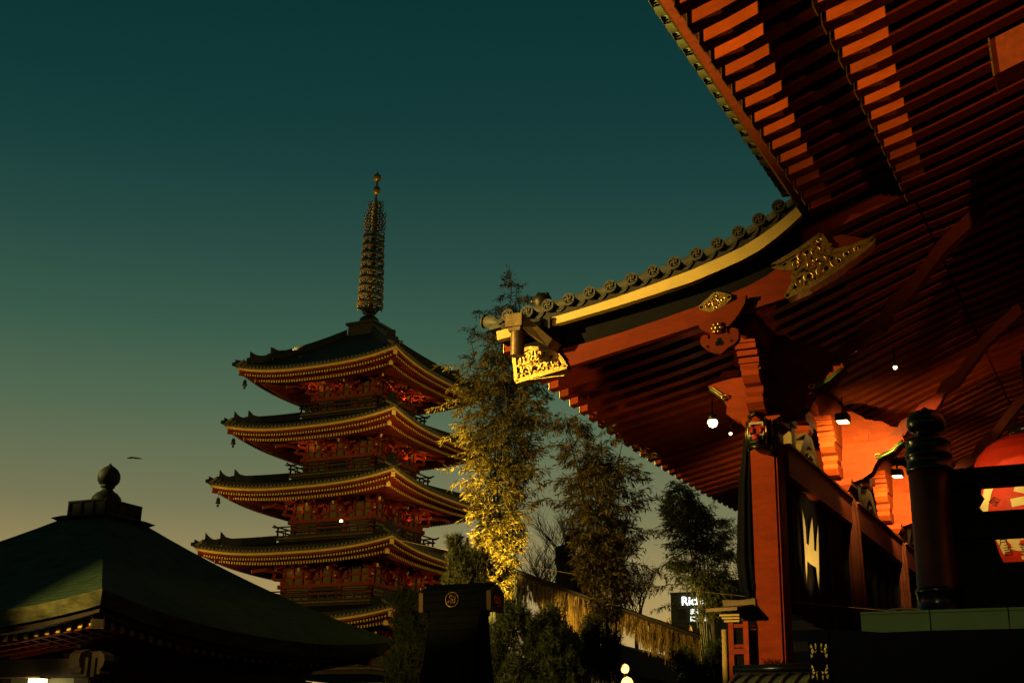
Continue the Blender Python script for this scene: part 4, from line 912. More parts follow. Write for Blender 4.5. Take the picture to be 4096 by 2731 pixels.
for k in range(4):
    for q in range(4):
        a=-bh+2*bh*q/3; p=hs(k,a,bh+.02,0); b.box(p[0]-.16,p[0]+.16,p[1]-.16,p[1]+.16,GZ,2.0)
    def hb_(z0,z1,n,a0,a1,th=.2): b.hexa([hs(k,a0,n-th,z0),hs(k,a1,n-th,z0),hs(k,a1,n,z0),hs(k,a0,n,z0),hs(k,a0,n-th,z1),hs(k,a1,n-th,z1),hs(k,a1,n,z1),hs(k,a0,n,z1)])
    hb_(1.27,1.58,bh+.22,-bh-.3,bh+.3); hb_(.2,.3,bh+.12,-bh,bh)
    for q in range(4):
        a=-bh+2*bh*q/3; 
        for z,l in ((1.86,1.15),(1.74,.7)):
            b.prism([hs(k,a-l/2,bh+.24,z+.13),hs(k,a-l/2+.08,bh+.24,z+.02),hs(k,a-l*.25,bh+.24,z-.03),hs(k,a+l*.25,bh+.24,z-.03),hs(k,a+l/2-.08,bh+.24,z+.02),hs(k,a+l/2,bh+.24,z+.13)],Vector(hs(k,0,bh-.1,0))-Vector(hs(k,0,bh+.24,0)),0)
        if q<3:
            m=a+bh/3; b.prism([hs(k,m-.44,bh+.1,1.58),hs(k,m-.26,bh+.1,1.70),hs(k,m-.2,bh+.1,1.84),hs(k,m-.4,bh+.1,2.0),hs(k,m+.4,bh+.1,2.0),hs(k,m+.2,bh+.1,1.84),hs(k,m+.26,bh+.1,1.70),hs(k,m+.44,bh+.1,1.58)],Vector(hs(k,0,bh-.1,0))-Vector(hs(k,0,bh+.1,0)),0)
part('frame',b,DARKW,sh)
b=MB()       # carved elephant-like beam noses on the near corner
for k,s in ((0,1),(1,-1)):
    P=[(x,z+.40) for x,z in [(0,1.28),(.14,1.30),(.24,1.24),(.27,1.14),(.24,1.04),(.18,.99),(.20,.93),(.14,.91),(.10,.97),(.09,1.02),(0,1.02)]]
    b.prism([hs(k,s*(bh+.18+a),bh+.16,z) for a,z in P],Vector(hs(k,0,bh-.08,0))-Vector(hs(k,0,bh+.16,0)),0)
part('carved_nose',b,DARKW,sh,(HX+bh,HY-bh,1.1))
b=MB(); h=.505; b.box(HX-h,HX+h,HY-h,HY+h,4.66,4.965); b.box(HX-h-.02,HX+h+.02,HY-h-.02,HY+h+.02,4.945,4.985); b.loft([[(HX+sx*q,HY+sy*q,z) for sx,sy in ((-1,-1),(1,-1),(1,1),(-1,1))] for q,z in ((.62,4.55),(.74,4.62),(.60,4.68),(.5,4.68))],0)
for k in range(4):
    for a in (-.48,-.16,.16,.48): p=hs(k,a,h+.012,0); b.box(p[0]-.022,p[0]+.022,p[1]-.022,p[1]+.022,4.68,4.94)
fi=part('finial_base',b,PATINA,sh,(HX,HY,4.6))
b=MB(); b.lathe([(.315,4.98),(.315,5.03),(.29,5.12),(.22,5.20),(.14,5.25),(.115,5.28),(.11,5.315),(.145,5.335),(.15,5.35),(.13,5.36),(.18,5.40),(.225,5.47),(.235,5.55),(.22,5.63),(.17,5.71),(.10,5.765),(.045,5.80),(.005,5.85)],(HX,HY,0),28); part('onion_finial',b,PATINA,fi,(HX,HY,5.3))
# lit doorway lamp below the eave of that hall
b=MB(); b.box(-17.32,-17.06,16.55,16.72,.86,1.235,1); b.box(-17.35,-17.03,16.52,16.75,1.235,1.262,0); b.beam((-18.6,16.66,1.258),(-17.0,16.66,1.258),.03,.02,0)
solo('box_lamp',b,[WOODL,LAMP],(-17.2,16.64,1.2),'glowing yellow box lamp under the left hall\'s beam','lamp')
# ------------------------------------------------------------------ plants
def leaf(mb,p,d,l,w_,mi=0):
    d=d.normalized(); s=d.cross(Vector((random.uniform(-1,1),random.uniform(-1,1),random.uniform(-.3,1)))); 
    if s.length<1e-4: return
    s=s.normalized()*w_/2; m=p+d*l*.4
    mb.add([p,m+s,p+d*l,m-s],[(0,1,2,3)],mi)
def wprof(E,z):
    for (za,ca,wa),(zb,cb,wb) in zip(E,E[1:]):
        if zb<=z<=za:
            f=(z-za)/(zb-za); return ca+(cb-ca)*f,wa+(wb-wa)*f
    return E[-1][1],E[-1][2]
def bamboo(name,base,E,nspray,seed,label,lm,ncul=9,spread=.45,ysc=.8,sprays=()):
    random.seed(seed); bx,by=base; t=thing(name,(bx,by,GZ),label,'bamboo','bamboo clumps tied along the straw fringed pole')
    cm=MB(); tops=[]; zt=E[0][0]
    for c in range(ncul):
        ox,oy=random.gauss(0,spread*.35),random.gauss(0,spread*.35); ztop=zt-random.uniform(0,.35)*(zt-E[-1][0]); cc,ww=wprof(E,ztop)
        tx,ty=cc+random.uniform(-.8,.8)*ww,random.uniform(-.8,.8)*ww*ysc; path=[];rr=[]
        for q in range(15):
            f=q/14; g_=max(0,(f-.4)/.6)**2; path.append((bx+ox+(tx-ox)*(.12*f+.88*g_),by+oy+(ty-oy)*(.12*f+.88*g_),GZ+(ztop-GZ)*f)); rr.append(.036*(1-.85*f)+.004)
        cm.tube(path,rr,6); tops.append(path)
    cm.tube([(bx+.05,by,GZ),(bx+.06,by,E[-1][0]+.4)],[.12,.09],10,1)
    tw=MB(); lf=MB()
    def spray(p,dr,n,ln):
        q=p; pts=[tuple(p)]
        for s in range(4):
            dr=(dr+Vector((random.uniform(-.3,.3),random.uniform(-.3,.3),-.16))).normalized(); q=q+dr*ln/4; pts.append(tuple(q))
            for _ in range(n//4+1):
                ld=(dr*.6+Vector((random.uniform(-.7,.7),random.uniform(-.7,.7),random.uniform(-1.0,.35)))); leaf(lf,q+Vector((random.uniform(-.05,.05),)*3),ld,random.uniform(.12,.22),random.uniform(.024,.040))
        tw.tube(pts,.0045,3)
    for path in tops:
        n=len(path); cdens=random.uniform(.7,1.2)
        for q in range(int(nspray)):
            f=random.uniform(0,1)**.8; k=min(n-2,int(f*(n-1))); g_=f*(n-1)-k; p=Vector(path[k]).lerp(Vector(path[k+1]),g_)
            if p.z<E[-1][0]: continue
            if sin(p.z*2.7+path[-1][0]*9)*.5+.5>cdens*.95: continue
            c,w_=wprof(E,p.z); an=random.uniform(0,2*pi); L_=w_*random.uniform(.35,1.0); tgt=Vector((bx+c+w_*.95*cos(an),by+w_*ysc*sin(an),p.z+random.uniform(.1,.7)*L_)); d=tgt-p; d=d*min(1,L_/max(.01,d.length)); pts=[p]
            for t_ in (.35,.7,1.): pts.append(p+d*t_+Vector((0,0,-.22*L_*t_*t_+random.uniform(-.04,.04))))
            tw.tube(pts,[.008,.006,.005,.003],3)
            for t_ in range(random.randint(3,6)):
                h=random.uniform(.3,1.); j=min(2,int(h*3)); e=pts[j].lerp(pts[j+1],h*3-j); spray(e,(d.normalized()+Vector((random.uniform(-.7,.7),random.uniform(-.7,.7),random.uniform(-.7,.2)))).normalized(),random.randint(4,8),random.uniform(.18,.34))
    for (x0,z0_,x1,z1_,yo) in sprays:      # the long single branches that stick out
        a=Vector((x0,by+yo,z0_)); e=Vector((x1,by+yo,z1_)); tw.tube([a,(a+e)/2+Vector((0,0,.12)),e],.007,4)
        for q in range(9):
            f=.25+.75*q/8; spray(a+(e-a)*f+Vector((0,0,.12*sin(pi*f))),(e-a).normalized()+Vector((0,random.uniform(-.4,.4),random.uniform(-.6,.5))),5,.22)
    part('culm',cm,[CULM,BARK],t); part('twig',tw,CULM,t); part('foliage',lf,lm,t)
    return t
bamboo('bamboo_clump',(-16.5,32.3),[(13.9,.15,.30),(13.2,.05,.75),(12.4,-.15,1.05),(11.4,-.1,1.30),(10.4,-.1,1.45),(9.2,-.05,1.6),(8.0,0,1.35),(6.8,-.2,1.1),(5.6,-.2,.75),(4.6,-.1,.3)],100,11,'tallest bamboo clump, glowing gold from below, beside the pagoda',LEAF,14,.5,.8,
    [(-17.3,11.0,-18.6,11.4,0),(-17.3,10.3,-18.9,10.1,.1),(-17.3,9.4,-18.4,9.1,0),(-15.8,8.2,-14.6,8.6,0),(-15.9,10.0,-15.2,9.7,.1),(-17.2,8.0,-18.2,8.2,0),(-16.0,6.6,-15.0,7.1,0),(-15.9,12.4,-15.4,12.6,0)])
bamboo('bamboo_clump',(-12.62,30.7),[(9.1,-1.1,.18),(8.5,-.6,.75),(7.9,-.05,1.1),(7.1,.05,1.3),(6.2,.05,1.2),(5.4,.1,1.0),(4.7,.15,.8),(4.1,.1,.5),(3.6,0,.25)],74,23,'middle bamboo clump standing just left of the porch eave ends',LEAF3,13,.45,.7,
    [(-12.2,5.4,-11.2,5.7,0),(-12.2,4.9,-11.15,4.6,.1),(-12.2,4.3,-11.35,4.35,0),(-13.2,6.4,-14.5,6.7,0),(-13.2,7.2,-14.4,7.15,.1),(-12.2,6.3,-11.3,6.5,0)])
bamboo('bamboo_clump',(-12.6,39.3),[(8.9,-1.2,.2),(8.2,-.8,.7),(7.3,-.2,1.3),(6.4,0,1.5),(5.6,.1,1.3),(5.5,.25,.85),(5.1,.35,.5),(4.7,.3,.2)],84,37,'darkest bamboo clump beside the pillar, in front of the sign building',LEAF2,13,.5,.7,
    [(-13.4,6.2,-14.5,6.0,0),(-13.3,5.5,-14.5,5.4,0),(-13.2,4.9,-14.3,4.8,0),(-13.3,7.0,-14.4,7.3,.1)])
def pine(base,blobs,seed,label,nm,nd=46,nl=.20,ntuft=70):
    random.seed(seed); bx,by=base; t=thing('pine_tree',(bx,by,GZ),label,'pine tree','pines around the bamboo stands'); br=MB(); nd_=MB()
    zt=max(b[2] for b in blobs); br.tube([(bx,by,GZ),(bx+.1,by,GZ+(zt-GZ)*.5),(bx-.05,by,zt)],[.10,.07,.03],7)
    for (x,y,z,r) in blobs:
        br.tube([(bx,by,GZ+(z-GZ)*.7),(x,y,z)],[.035,.012],5)
        for _ in range(int(ntuft*2*r*r/.36)+9):
            d=Vector((random.gauss(0,1),random.gauss(0,1),random.gauss(0,1))).normalized()*r*random.random()**.5; p=Vector((x,y,z))+d; up=(d*.6+Vector((random.uniform(-.3,.3),random.uniform(-.3,.3),.8))).normalized()
            br.tube([p-up*.35,p],[.012,.006],4)
            for q in range(nd):
                b_=p-up*random.uniform(0,.22); nn=(up*.55+Vector((random.gauss(0,1),random.gauss(0,1),random.gauss(0,1))).normalized()*.8).normalized(); s=nn.cross(Vector((random.random(),random.random(),random.random()-.5))).normalized()*.0085; l=nl*random.uniform(.7,1.1)
                nd_.add([b_-s,b_+s,b_+nn*l],[(0,1,2)])
    part('trunk',br,BARK,t); part('crown',nd_,nm,t); return t
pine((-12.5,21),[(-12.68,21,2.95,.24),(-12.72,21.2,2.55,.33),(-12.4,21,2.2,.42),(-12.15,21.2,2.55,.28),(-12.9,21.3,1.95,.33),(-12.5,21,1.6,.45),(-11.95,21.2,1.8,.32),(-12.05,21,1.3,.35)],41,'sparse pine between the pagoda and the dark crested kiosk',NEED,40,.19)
pine((-13.5,25),[(-13.88,25,4.75,.20),(-13.8,25,4.35,.26),(-13.6,25,4.5,.2),(-13.35,25.1,4.3,.30),(-13.6,25,3.95,.35),(-13.2,25.1,3.85,.28),(-13.95,25,3.85,.22),(-13.5,25,3.5,.35)],43,'bright pine behind the crested ridge, lit amber by the floodlight',NEED2,44,.19)
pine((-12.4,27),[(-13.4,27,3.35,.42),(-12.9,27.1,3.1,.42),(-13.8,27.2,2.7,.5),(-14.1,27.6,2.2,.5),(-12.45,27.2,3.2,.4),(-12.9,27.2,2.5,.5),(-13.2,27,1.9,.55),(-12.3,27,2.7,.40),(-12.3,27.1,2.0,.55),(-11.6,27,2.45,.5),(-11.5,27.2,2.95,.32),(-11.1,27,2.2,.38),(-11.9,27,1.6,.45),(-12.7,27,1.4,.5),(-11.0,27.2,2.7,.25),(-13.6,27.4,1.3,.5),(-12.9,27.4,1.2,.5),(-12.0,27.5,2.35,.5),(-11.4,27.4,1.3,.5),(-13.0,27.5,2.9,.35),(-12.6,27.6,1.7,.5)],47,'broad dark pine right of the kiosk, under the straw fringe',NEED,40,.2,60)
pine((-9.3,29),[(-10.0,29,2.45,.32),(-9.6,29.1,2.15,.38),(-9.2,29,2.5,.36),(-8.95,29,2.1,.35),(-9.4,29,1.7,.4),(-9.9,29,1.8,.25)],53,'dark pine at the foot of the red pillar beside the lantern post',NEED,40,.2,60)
# fallen-over pole with the straw fringe
pf=thing('straw_fringe_pole',(-14.5,36,GZ),'dark sloping pole hung with a ragged fringe of golden straw','straw fringe')
A0=Vector((-17.0,31.7,5.42)); A1=Vector((-11.5,42.1,3.26))
b=MB(); pth=[A0+(A1-A0)*q/24+Vector((0,0,.012*sin(q*2.3))) for q in range(25)]; b.tube(pth,.075,10); b.tube([p+Vector((.05,.02,.07)) for p in pth],.055,8); b.tube([p+Vector((-.05,-.02,-.08)) for p in pth],.045,8)
for q in range(1,24,2): p=A0+(A1-A0)*q/24; b.tube([p+Vector((0,.09*cos(s),.11*sin(s))) for s in [2*pi*i/8 for i in range(9)]],.016,5)
part('pole',b,DARKW,pf)
random.seed(5); b=MB()
for q in range(2700):
    f=random.uniform(.035,.98); 
    if sin(f*60)>.965: continue
    p=A0+(A1-A0)*f; ph=f*19; L_=.80+.16*sin(f*23)+.10*sin(f*61)+random.uniform(-.30,.10); sw_=.10*sin(ph*2.1)+random.gauss(0,.05)
    d=(A1-A0).normalized(); x0=p+Vector((random.uniform(-.07,.07),random.uniform(-.04,.04),-.03)); x1=x0+d*sw_*.4+Vector((random.gauss(0,.03),random.gauss(0,.03),-L_*.5)); x2=x1+d*sw_*.7+Vector((random.gauss(0,.04),random.gauss(0,.04),-L_*.5)); s=d*random.uniform(.007,.020)
    b.add([x0-s,x0+s,x1+s,x1-s,x2+s*.6,x2-s*.6],[(0,1,2,3),(3,2,4,5)])
fr_=part('straw_fringe',b,STRAW,pf); fr_['kind']='stuff'
b=MB(); 
for f in (.22,.41,.62,.70,.78,.9): p=A0+(A1-A0)*f; b.lathe([(.02,.08),(.07,.13),(.075,.2),(.05,.25),(.02,.3)],tuple(p),8); b.tube([p+Vector((0,0,.24)),p+Vector((.03,.07,.34))],[.02,.005],4); b.tube([p+Vector((0,0,.24)),p+Vector((-.03,-.06,.33))],[.02,.005],4)
part('straw_knot',b,WOODL,pf)
# long thin wire
b=MB(); wp=[(-19.,31,5.95),(-15.64,31,5.17),(-13.8,31,4.80),(-11.91,31,4.46),(-10.3,31,4.20),(-8.76,31,3.98),(-7.4,31,3.79),(-6.08,31,3.62),(-4,31,3.4)]; b.tube(wp,.006,5); solo('wire',b,WOODL,(-11,31,4.4),'thin wire strung from the bamboo across to the red pillar','wire')
# pollarded trunk and bare trees
b=MB(); 
def trunk(path,rad,mb,seg=10):
    mb.tube(path,rad,seg)
random.seed(3)
tr=thing('pollarded_tree',(-26.8,60,GZ),'thick dark pollarded trunk with a flat sawn top','tree')
trunk([(-26.75,60,GZ),(-26.8,60,6),(-26.75,60,8.4),(-26.75,60,9.4),(-26.85,60,10.2),(-26.9,60,10.62)],[.75,.6,.58,.5,.5,.48],b,14); trunk([(-26.7,60,9.0),(-26.62,60,10.0),(-26.55,60,11.22)],[.36,.32,.27],b,12); trunk([(-27.1,60,9.7),(-27.25,60,9.95),(-27.32,60,10.1)],[.25,.2,.13],b,8)
trunk([(-25.9,60.3,GZ),(-25.8,60.3,7),(-25.75,60.3,9.2)],[.4,.5,.62],b,12); part('trunk',b,BARK,tr)
def bare(base,z0,zt,seed,label,spread,n=5,curve=.5):
    random.seed(seed); t=thing('bare_tree',(base[0],base[1],GZ),label,'tree','leafless trees behind the straw fringe'); tb=MB(); cb=MB(); tb.tube([(base[0],base[1],GZ),(base[0],base[1],z0)],[.12,.10],7)
    def grow(p,d,l,r,dep,mb):
        q=p; pts=[p]
        for s in range(4):
            d=(d+Vector((random.uniform(-.22,.22),random.uniform(-.2,.2),random.uniform(-.02,.22)))).normalized(); q=q+d*l/4; pts.append(q)
            if dep>0 and s>0:
                for _ in range(2): grow(q,(d*.8+Vector((random.uniform(-1,1),random.uniform(-.8,.8),random.uniform(-.1,.7)))).normalized(),l*random.uniform(.5,.75),r*.5,dep-1,mb)
        mb.tube(pts,[r,r*.9,r*.75,r*.6,r*.4],4)
    for k in range(n): grow(Vector((base[0],base[1],z0)),Vector((spread*(k/(n-1)-.5)*2+random.uniform(-.2,.2),random.uniform(-.4,.4),.9)).normalized(),(zt-z0)*.62,.055,3,cb)
    part('trunk',tb,BARK,t); part('branches',cb,BARK,t)
bare((-27.9,63),9.2,12.6,61,'leafless tree with upright twigs behind the pollarded trunk',.7)
bare((-29.0,62),7.6,10.6,62,'low leafless tree left of the pollarded trunk',.9)
bare((-25.4,63),9.0,11.9,63,'leafless tree half hidden by the middle bamboo clump',.6)
bare((-23.4,61),6.4,9.0,64,'leafless tree right of the middle bamboo clump',.8)
# ------------------------------------------------------------------ distant buildings
ht=thing('hotel_building',(-70,225,GZ),'dark grey hotel block with glowing white sign lettering near its roof','building')
b=MB(); b.box(-77.9,-62,220,240,GZ,29.5); b.box(-78.0,-61.9,219.9,220,29.3,29.7); part('wall',b,CONC,ht)
for r in range(9):
    z=25.9-r*3.05
    for x0,x1 in ((-76.6,-75.2),(-68.6,-66.4),(-65.6,-63.4)):
        b=MB(); b.box(x0,x1,219.93,219.97,z-.9,z+.9); part('window',b,GLASS,ht,((x0+x1)/2,219.95,z))
    b=MB(); b.box(-77.9,-62,219.96,219.995,z+1.36,z+1.44); part('floor_joint',b,CONC2,ht,(-70,220,z))
def sign(txt,x,z,size,m,sy=1.):
    me=text_mesh(txt,size); xs=[v.co.x for v in me.vertices]; x0=min(xs)
    b=MB(); M=Matrix.Translation((x-x0,219.8,z))@Matrix.Rotation(pi/2,4,'X'); b=me_to_mb(me,M)
    n=len(b.v); b.add([(p[0],p[1]+.12,p[2]) for p in b.v[:n]],[f[::-1] for f in b.f]); part('sign_lettering',b,m,ht,(x,219.8,z))
sign('Richmond',-75.75,28.05,2.15,SIGN); sign('まるごと',-74.25,26.2,1.12,SIGN2); sign('にっぽん',-74.25,24.95,1.12,SIGN2)
b2=thing('office_building',(-55,205,GZ),'dark flat roofed office block partly behind the right bamboo clump','building')
b=MB(); b.box(-63.2,-40,200,215,GZ,28.5); b.box(-63.3,-39.9,199.8,200,27.9,28.6); part('wall',b,CONC2,b2)
for r in range(8):
    b=MB(); z=24.5-r*3.2; b.box(-62,-41,199.93,199.97,z-.75,z+.75); part('window_band',b,GLASS,b2,(-52,199.9,z))
nr_=thing('gable_roof_house',(-14,51,GZ),'dark sloping roof of a low house beyond the globe lamps','house')
b=MB(); b.prism([(-20.3,50,4.85),(-19.3,50,4.55),(-15.5,50,3.55),(-12.,50,2.7),(-12,50,2.3),(-21.5,50,3.9),(-21.5,50,4.4)],(0,6,0),0); part('roof',b,TILE_P,nr_); b=MB(); b.prism([(-21.3,50.4,GZ),(-12.1,50.4,GZ),(-12.1,50.4,2.35),(-15.5,50.4,3.2),(-19.3,50.4,4.0),(-21.3,50.4,4.0)],(0,5,0),0); part('wall',b,DARKW,nr_)
# ------------------------------------------------------------------ globe street lamps
for k,(x,y,z,r) in enumerate(((-13.0,33,2.5,.105),(-12.47,31.8,2.03,.15))):
    t=thing('globe_lamp',(x,y,GZ),('smaller, upper glowing globe lamp below the middle bamboo','larger, lower glowing globe lamp cut by the bottom edge')[k],'street lamp','globe lamps at the bottom edge')
    b=MB(); b.lathe([(.01,-r*1.15),(r*.6,-r),(r,-r*.3),(r,r*.35),(r*.7,r*.95),(.01,r*1.25)],(x,y,z),18); part('globe',b,GLOBE,t,(x,y,z)); b=MB(); b.tube([(x,y,GZ),(x,y,z-r*1.1)],.04,8); b.lathe([(.05,-r*1.3),(.08,-r*1.05)],(x,y,z),10); part('post',b,BRONZE,t)
# ------------------------------------------------------------------ bird
b=MB(); P0=Vector((-75.2,80,23.7)); 
b.loft([[P0+.55*Vector((x,.1*ry*cos(a)*6,z+rz*sin(a))) for a in [2*pi*i/8 for i in range(8)]] for x,z,ry,rz in ((-.16,.05,.02,.02),(-.05,.03,.12,.06),(.12,-.02,.18,.09),(.35,-.13,.16,.08),(.55,-.26,.12,.05),(.72,-.36,.16,.02))],0,True,True,True)
def wing(pts,th): b.prism([P0+Vector(p)*.55 for p in pts],(0,.03,.02),0)
wing([(.05,0,.05),(-.30,-.1,.10),(-.75,-.2,.02),(-1.02,-.3,-.10),(-.98,-.1,-.13),(-.55,.3,-.06),(-.1,.35,-.04),(.25,.2,-.10)],.03)
wing([(.10,0,.04),(.55,.1,-.02),(1.0,.2,-.12),(1.32,.3,-.22),(1.28,.5,-.26),(.8,.55,-.2),(.35,.35,-.14)],.03)
solo('bird',b,BLACKW,P0,'dark bird gliding alone in the sky above the left hall','bird')
# ------------------------------------------------------------------ curtains
def drape(path,rad,seg,folds,amp,phase=0):
    b=MB(); rings=[]
    for p,r in zip(path,rad): rings.append([(p[0]+r*(1+amp*sin(folds*a+phase))*cos(a),p[1]+r*.7*(1+amp*sin(folds*a+phase))*sin(a),p[2]) for a in [2*pi*i/seg for i in range(seg)]])
    b.loft(rings,0,True,True,True); return b
b=drape([(-8.62,30.2,7.75),(-8.66,30.2,7.3),(-8.72,30.2,6.6),(-8.76,30.2,5.6),(-8.78,30.2,4.7),(-8.72,30.2,4.05),(-8.70,30.2,4.0),(-8.72,30.2,3.85),(-8.74,30.2,3.6)],[.09,.12,.16,.19,.21,.22,.12,.13,.10],36,7,.16); solo('gathered_curtain',b,CLOTH,(-8.6,30.1,3.6),'gathered black curtain tied against the left side of the nearest pillar','curtain')
b=drape([(-7.78,37.85,7.62),(-7.76,37.85,7.0),(-7.74,37.85,5.6),(-7.72,37.85,4.3),(-7.72,37.85,3.0)],[.10,.16,.18,.19,.19],36,6,.18,1.); solo('gathered_curtain',b,PURPLE,(-7.75,37.85,3.0),'gathered maroon curtain hanging down the second pillar','curtain')
b=drape([(-7.82,45.7,7.6),(-7.8,45.7,7.0),(-7.78,45.7,5.4),(-7.76,45.7,4.0)],[.10,.16,.17,.17],36,6,.18,2.); solo('gathered_curtain',b,PURPLE,(-7.78,45.7,4.0),'gathered maroon curtain on the farthest visible pillar, beside the railing post','curtain')
EMB=[(32.44,6.35),(32.63,6.12),(32.71,5.92),(32.72,5.52),(32.95,5.51),(33.18,5.96),(33.46,6.32),(33.53,5.85),(33.5,5.47),(33.72,5.46),(33.88,5.86),(34.1,6.22),(34.05,5.77),(33.96,5.17),(33.85,4.39),(33.73,4.76),(33.66,5.04),(33.07,5.04),(32.96,5.06),(32.7,5.07),(32.54,4.49),(32.49,4.84),(32.49,5.4)]
for k,(y0,y1) in enumerate(zip(PYS,PYS[1:])):
    b=MB(); n=60; y0+=.36; y1-=.36
    for q in range(n):
        a=y0+(y1-y0)*q/n; c2=y0+(y1-y0)*(q+1)/n
        def xx(y): return -7.98+.035*sin(y*5.)+.015*sin(y*13)
        zb=3.63-(.10 if 1 else 0)*sin((q/n)*pi); b.hexa([(xx(a)-.02,a,zb),(xx(a),a,zb),(xx(c2),c2,zb),(xx(c2)-.02,c2,zb),(xx(a)-.02,a,6.86),(xx(a),a,6.86),(xx(c2),c2,6.86),(xx(c2)-.02,c2,6.86)])
    t=thing('hanging_curtain',(-7.98,(y0+y1)/2,3.6),('black hanging curtain with a spiky pale emblem, behind the nearest pillar','plain black hanging curtain between the second and third pillars','plain black curtain in the farthest bay of the porch')[k],'curtain','black curtains hung in the porch bays')
    part('cloth',b,CLOTH,t)
    if k==0:
        e=MB(); e.prism([(-7.925,y,z) for y,z in EMB],(.012,0,0),0); part('emblem',e,EMBLEM,t)
# ------------------------------------------------------------------ lamps in the porch
def spotbox(loc,sz,label,m=LAMP,tilt=0,group='spotlights under the porch roof'):
    x,y,z=loc; t=thing('spotlight',loc,label,'spotlight',group); b=MB(); s=sz
    b.box(x-s,x+s,y-s*1.3,y+s*1.3,z+.0,z+s*1.2); b.tube([(x,y,z+s*1.2),(x,y,z+s*1.2+.5)],.025,6); part('housing',b,BRONZE,t); b=MB(); b.box(x-s*.85,x+s*.85,y-s*1.15,y+s*1.15,z-.012,z-.002); part('lens',b,m,t)
spotbox((-7.28,35,9.2),.17,'lit spotlight nearest the railing of bright brackets, above the second pillar')
spotbox((-7.21,42.6,9.2),.17,'lit spotlight behind the second pillar, close to the onion topped post')
def bulb(loc,r,label,m):
    x,y,z=loc; t=thing('spotlight',loc,label,'spotlight','spotlights under the porch roof'); b=MB(); b.lathe([(.01,-r),(r*.7,-r*.7),(r,0),(r*.8,r*.6),(.01,r*.7)],loc,14); part('lens',b,m,t); b=MB(); b.lathe([(r*.85,r*.45),(r*.9,r*1.2),(r*.5,r*1.6),(.01,r*1.7)],loc,14); b.tube([(x,y,z+r*1.5),(x,y,z+r*1.5+.45)],.02,6); part('housing',b,BRONZE,t)
bulb((-10.7,34,9.27),.15,'big dazzling spotlight under the porch rafters left of the pillar',LAMP)
bulb((-10.79,36,9.43),.055,'tiny spotlight just below and right of the big dazzling one',LAMPS)
bulb((-5.44,33,9.99),.06,'tiny white spotlight high on the dark rafters right of the pillar',LAMPS)
# ------------------------------------------------------------------ lights
def spot(name,loc,to,e,col,size,blend=.5,rad=.1):
    d=bpy.data.lights.new(name,'SPOT'); o=bpy.data.objects.new(name,d); COL.objects.link(o); d.energy=e; d.color=col; d.spot_size=radians(size); d.spot_blend=blend; d.shadow_soft_size=rad
    o.location=loc; o.rotation_euler=(Vector(to)-Vector(loc)).to_track_quat('-Z','Y').to_euler(); return o
def point(name,loc,e,col,rad=.1):
    d=bpy.data.lights.new(name,'POINT'); o=bpy.data.objects.new(name,d); COL.objects.link(o); d.energy=e; d.color=col; d.shadow_soft_size=rad; o.location=loc; return o
AM=(1.,.60,.17); OR=(1.,.52,.14); WH=(1.,.72,.30)
# two floodlights on one mast south-east of the porch
FM=(-32,12,4.2); FM2=(-32,12,11.5)
spot('mast_flood',FM,(-5.6,15.5,12.6),150000,(1.,.80,.12),44,1.,.10)
spot('mast_flood',FM2,(-12.2,30.5,6.6),31000,(1.,.66,.17),38,.7,.10)
spot('mast_flood',FM2,(-12.4,28,10.9),28000,(1.,.72,.16),17,1.,.10)  # extra spot added to brighten the verge strip, no third fixture known
# low lamp east of the camera, under the eave
spot('eave_flood',(2.6,-2.,10.8),(.7,19,14.6),7000,(1.,.50,.08),31,1.,.15)
# porch lamps
for p in ((-7.28,35,9.12),(-7.21,42.6,9.12)):
    spot('porch_lamp',p,(p[0]-.25,p[1]+2.2,p[2]-.45),1500,(1.,.74,.19),100,.8,.08); point('porch_lamp',(p[0],p[1],p[2]-.12),16,AM,.08)
point('porch_lamp',(-10.7,34,9.0),7,WH,.12)
spot('curtain_lamp',(-4.5,32.5,2.0),(-7.9,33.2,5.4),1500,AM,24,.5,.1)
spot('lantern_lamp',(-2.6,36,5.0),(-3.2,42,9.),500,OR,60,.6,.1); spot('lantern_lamp',(-6.,36.,9.6),(-3.8,42,9.6),400,(1.,.45,.12),50,.6,.1)
# bamboo uplights
spot('bamboo_flood',(-16.0,29.7,.4),(-17.15,32.5,6.7),34000,(1.,.66,.13),31,.9,.08)
spot('bamboo_flood',(-14.6,28.6,.6),(-12.9,30.8,5.0),160,(1.,.54,.11),32,.9,.08)
spot('fringe_fill',(-16.6,29.6,3.3),(-14.9,35.0,3.9),11000,(1.,.62,.13),25,.9,.08)  # added spot that brightens the straw, no lamp known there
spot('pine_spot',(-10.9,15.5,.6),(-12.5,21,2.5),420,(1.,.66,.16),30,.9,.06)  # unseen spot added to lift the dark pine left of the kiosk
spot('pine_spot',(-14.6,22.2,1.2),(-13.7,25,4.4),1100,(1.,.55,.12),40,.9,.06)
spot('kiosk_fill',(-14.2,12.4,1.2),(-9.9,17.9,2.45),420,(1.,.6,.15),13,.9,.05)  # light added for the crest and ridge frames, source unknown
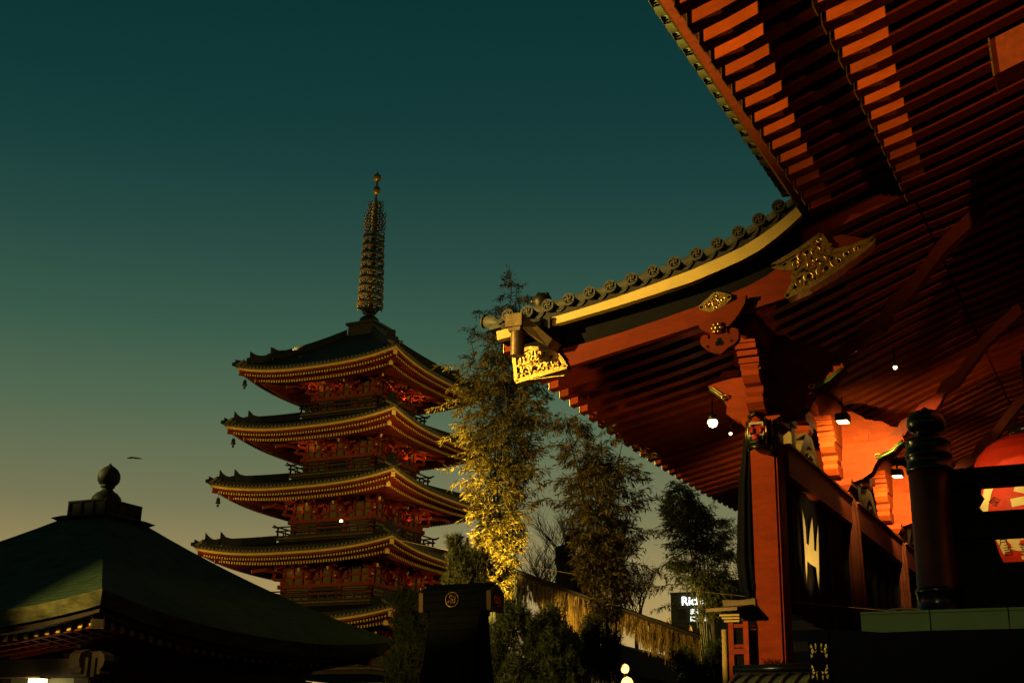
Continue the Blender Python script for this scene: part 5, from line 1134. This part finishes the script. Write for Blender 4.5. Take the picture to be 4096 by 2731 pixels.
# small hall eave light
spot('hall_flood',(-15.6,7.2,4.0),(-15.4,15.7,2.55),4200,(1.,.66,.16),22,1.,.05)
spot('stair_fill',(-3.2,3.5,3.2),(-1.4,10.5,1.1),150,(1.,.9,.4),30,1.,.1)  # unseen spot added on the camera side so the olive panels show
spot('stair_fill',(-9.5,12.0,1.6),(-1.9,12.3,2.4),600,(1.,.7,.22),14,1.,.1)  # added spot, only for a highlight on the railing post
spot('lantern_post_fill',(-10.6,10.,3.8),(-6.6,21.8,2.2),4200,(1.,.66,.18),8,.8,.06)  # added where the mast light misses the lantern post
spot('stall_fill',(-8.5,8.,2.2),(-3.7,13.6,.8),900,(1.,.8,.3),16,.9,.06)  # unseen spot added to brighten the stall roof
point('box_lamp_light',(-17.2,16.4,1.1),3,WH,.1)
for x,y,z in ((-13,33,2.2),(-12.46,31.6,1.8)): point('globe_light',(x,y-.3,z),30,WH,.12)
# pagoda floodlights: two distant raised spots, small unseen ones at brackets and eave corners
def pg(x,y,z): return tuple(PM@Vector((x,y,z)))
spot('pagoda_flood',pg(-14,-130,16),pg(-1,-6,23),100000,(1.,.64,.13),20,.6,.3)
spot('pagoda_flood',pg(125,-30,16),pg(6,0,22),70000,(1.,.64,.13),20,.6,.3)
for i in range(5):
    W_,Z_,B_,F_=PW[i],PZ[i],PB[i],PF[i]; hb=B_-1.12
    for k,a,e in ((0,-.78,1.),(0,-.12,.25),(1,-.5,.25),(1,.25,.4),(1,.85,1.)):
        p=sp(k,a*hb,hb+.55,F_+1.72); spot('pagoda_lamp',pg(*p),pg(*sp(k,a*hb*1.05,hb+.9,Z_-.6)),(150,130,90,45,80)[i]*e,(1.,.42,.08),120,.8,.05)
    if i<4:
        p=(W_+1.3,-W_-1.3,Z_-3.2); spot('pagoda_lamp',pg(*p),pg(W_-1.5,-W_+1.5,Z_),(50,260,320,30)[i],(1.,.6,.12),100,.8,.06)
        p=(-W_-.6,-W_-1.6,Z_-3.2); spot('pagoda_lamp',pg(*p),pg(-W_+2.5,-W_,Z_-.6),(120,170,280,380)[i],(1.,.6,.12),80,.9,.06)
for x,e in ((-5,8000),(5.5,1500)): spot('spire_flood',pg(x,-5.6,36.4),pg(0,0,48.5),e,(1.,.66,.16),40,.6,.1)
# ------------------------------------------------------------------ output
scene.view_settings.view_transform='Standard'; scene.view_settings.look='None'; scene.view_settings.gamma=1; scene.view_settings.exposure=0
scene.render.engine='CYCLES'; scene.cycles.use_denoising=True; scene.cycles.max_bounces=6; scene.cycles.diffuse_bounces=0; scene.cycles.glossy_bounces=2; scene.cycles.sample_clamp_indirect=2.
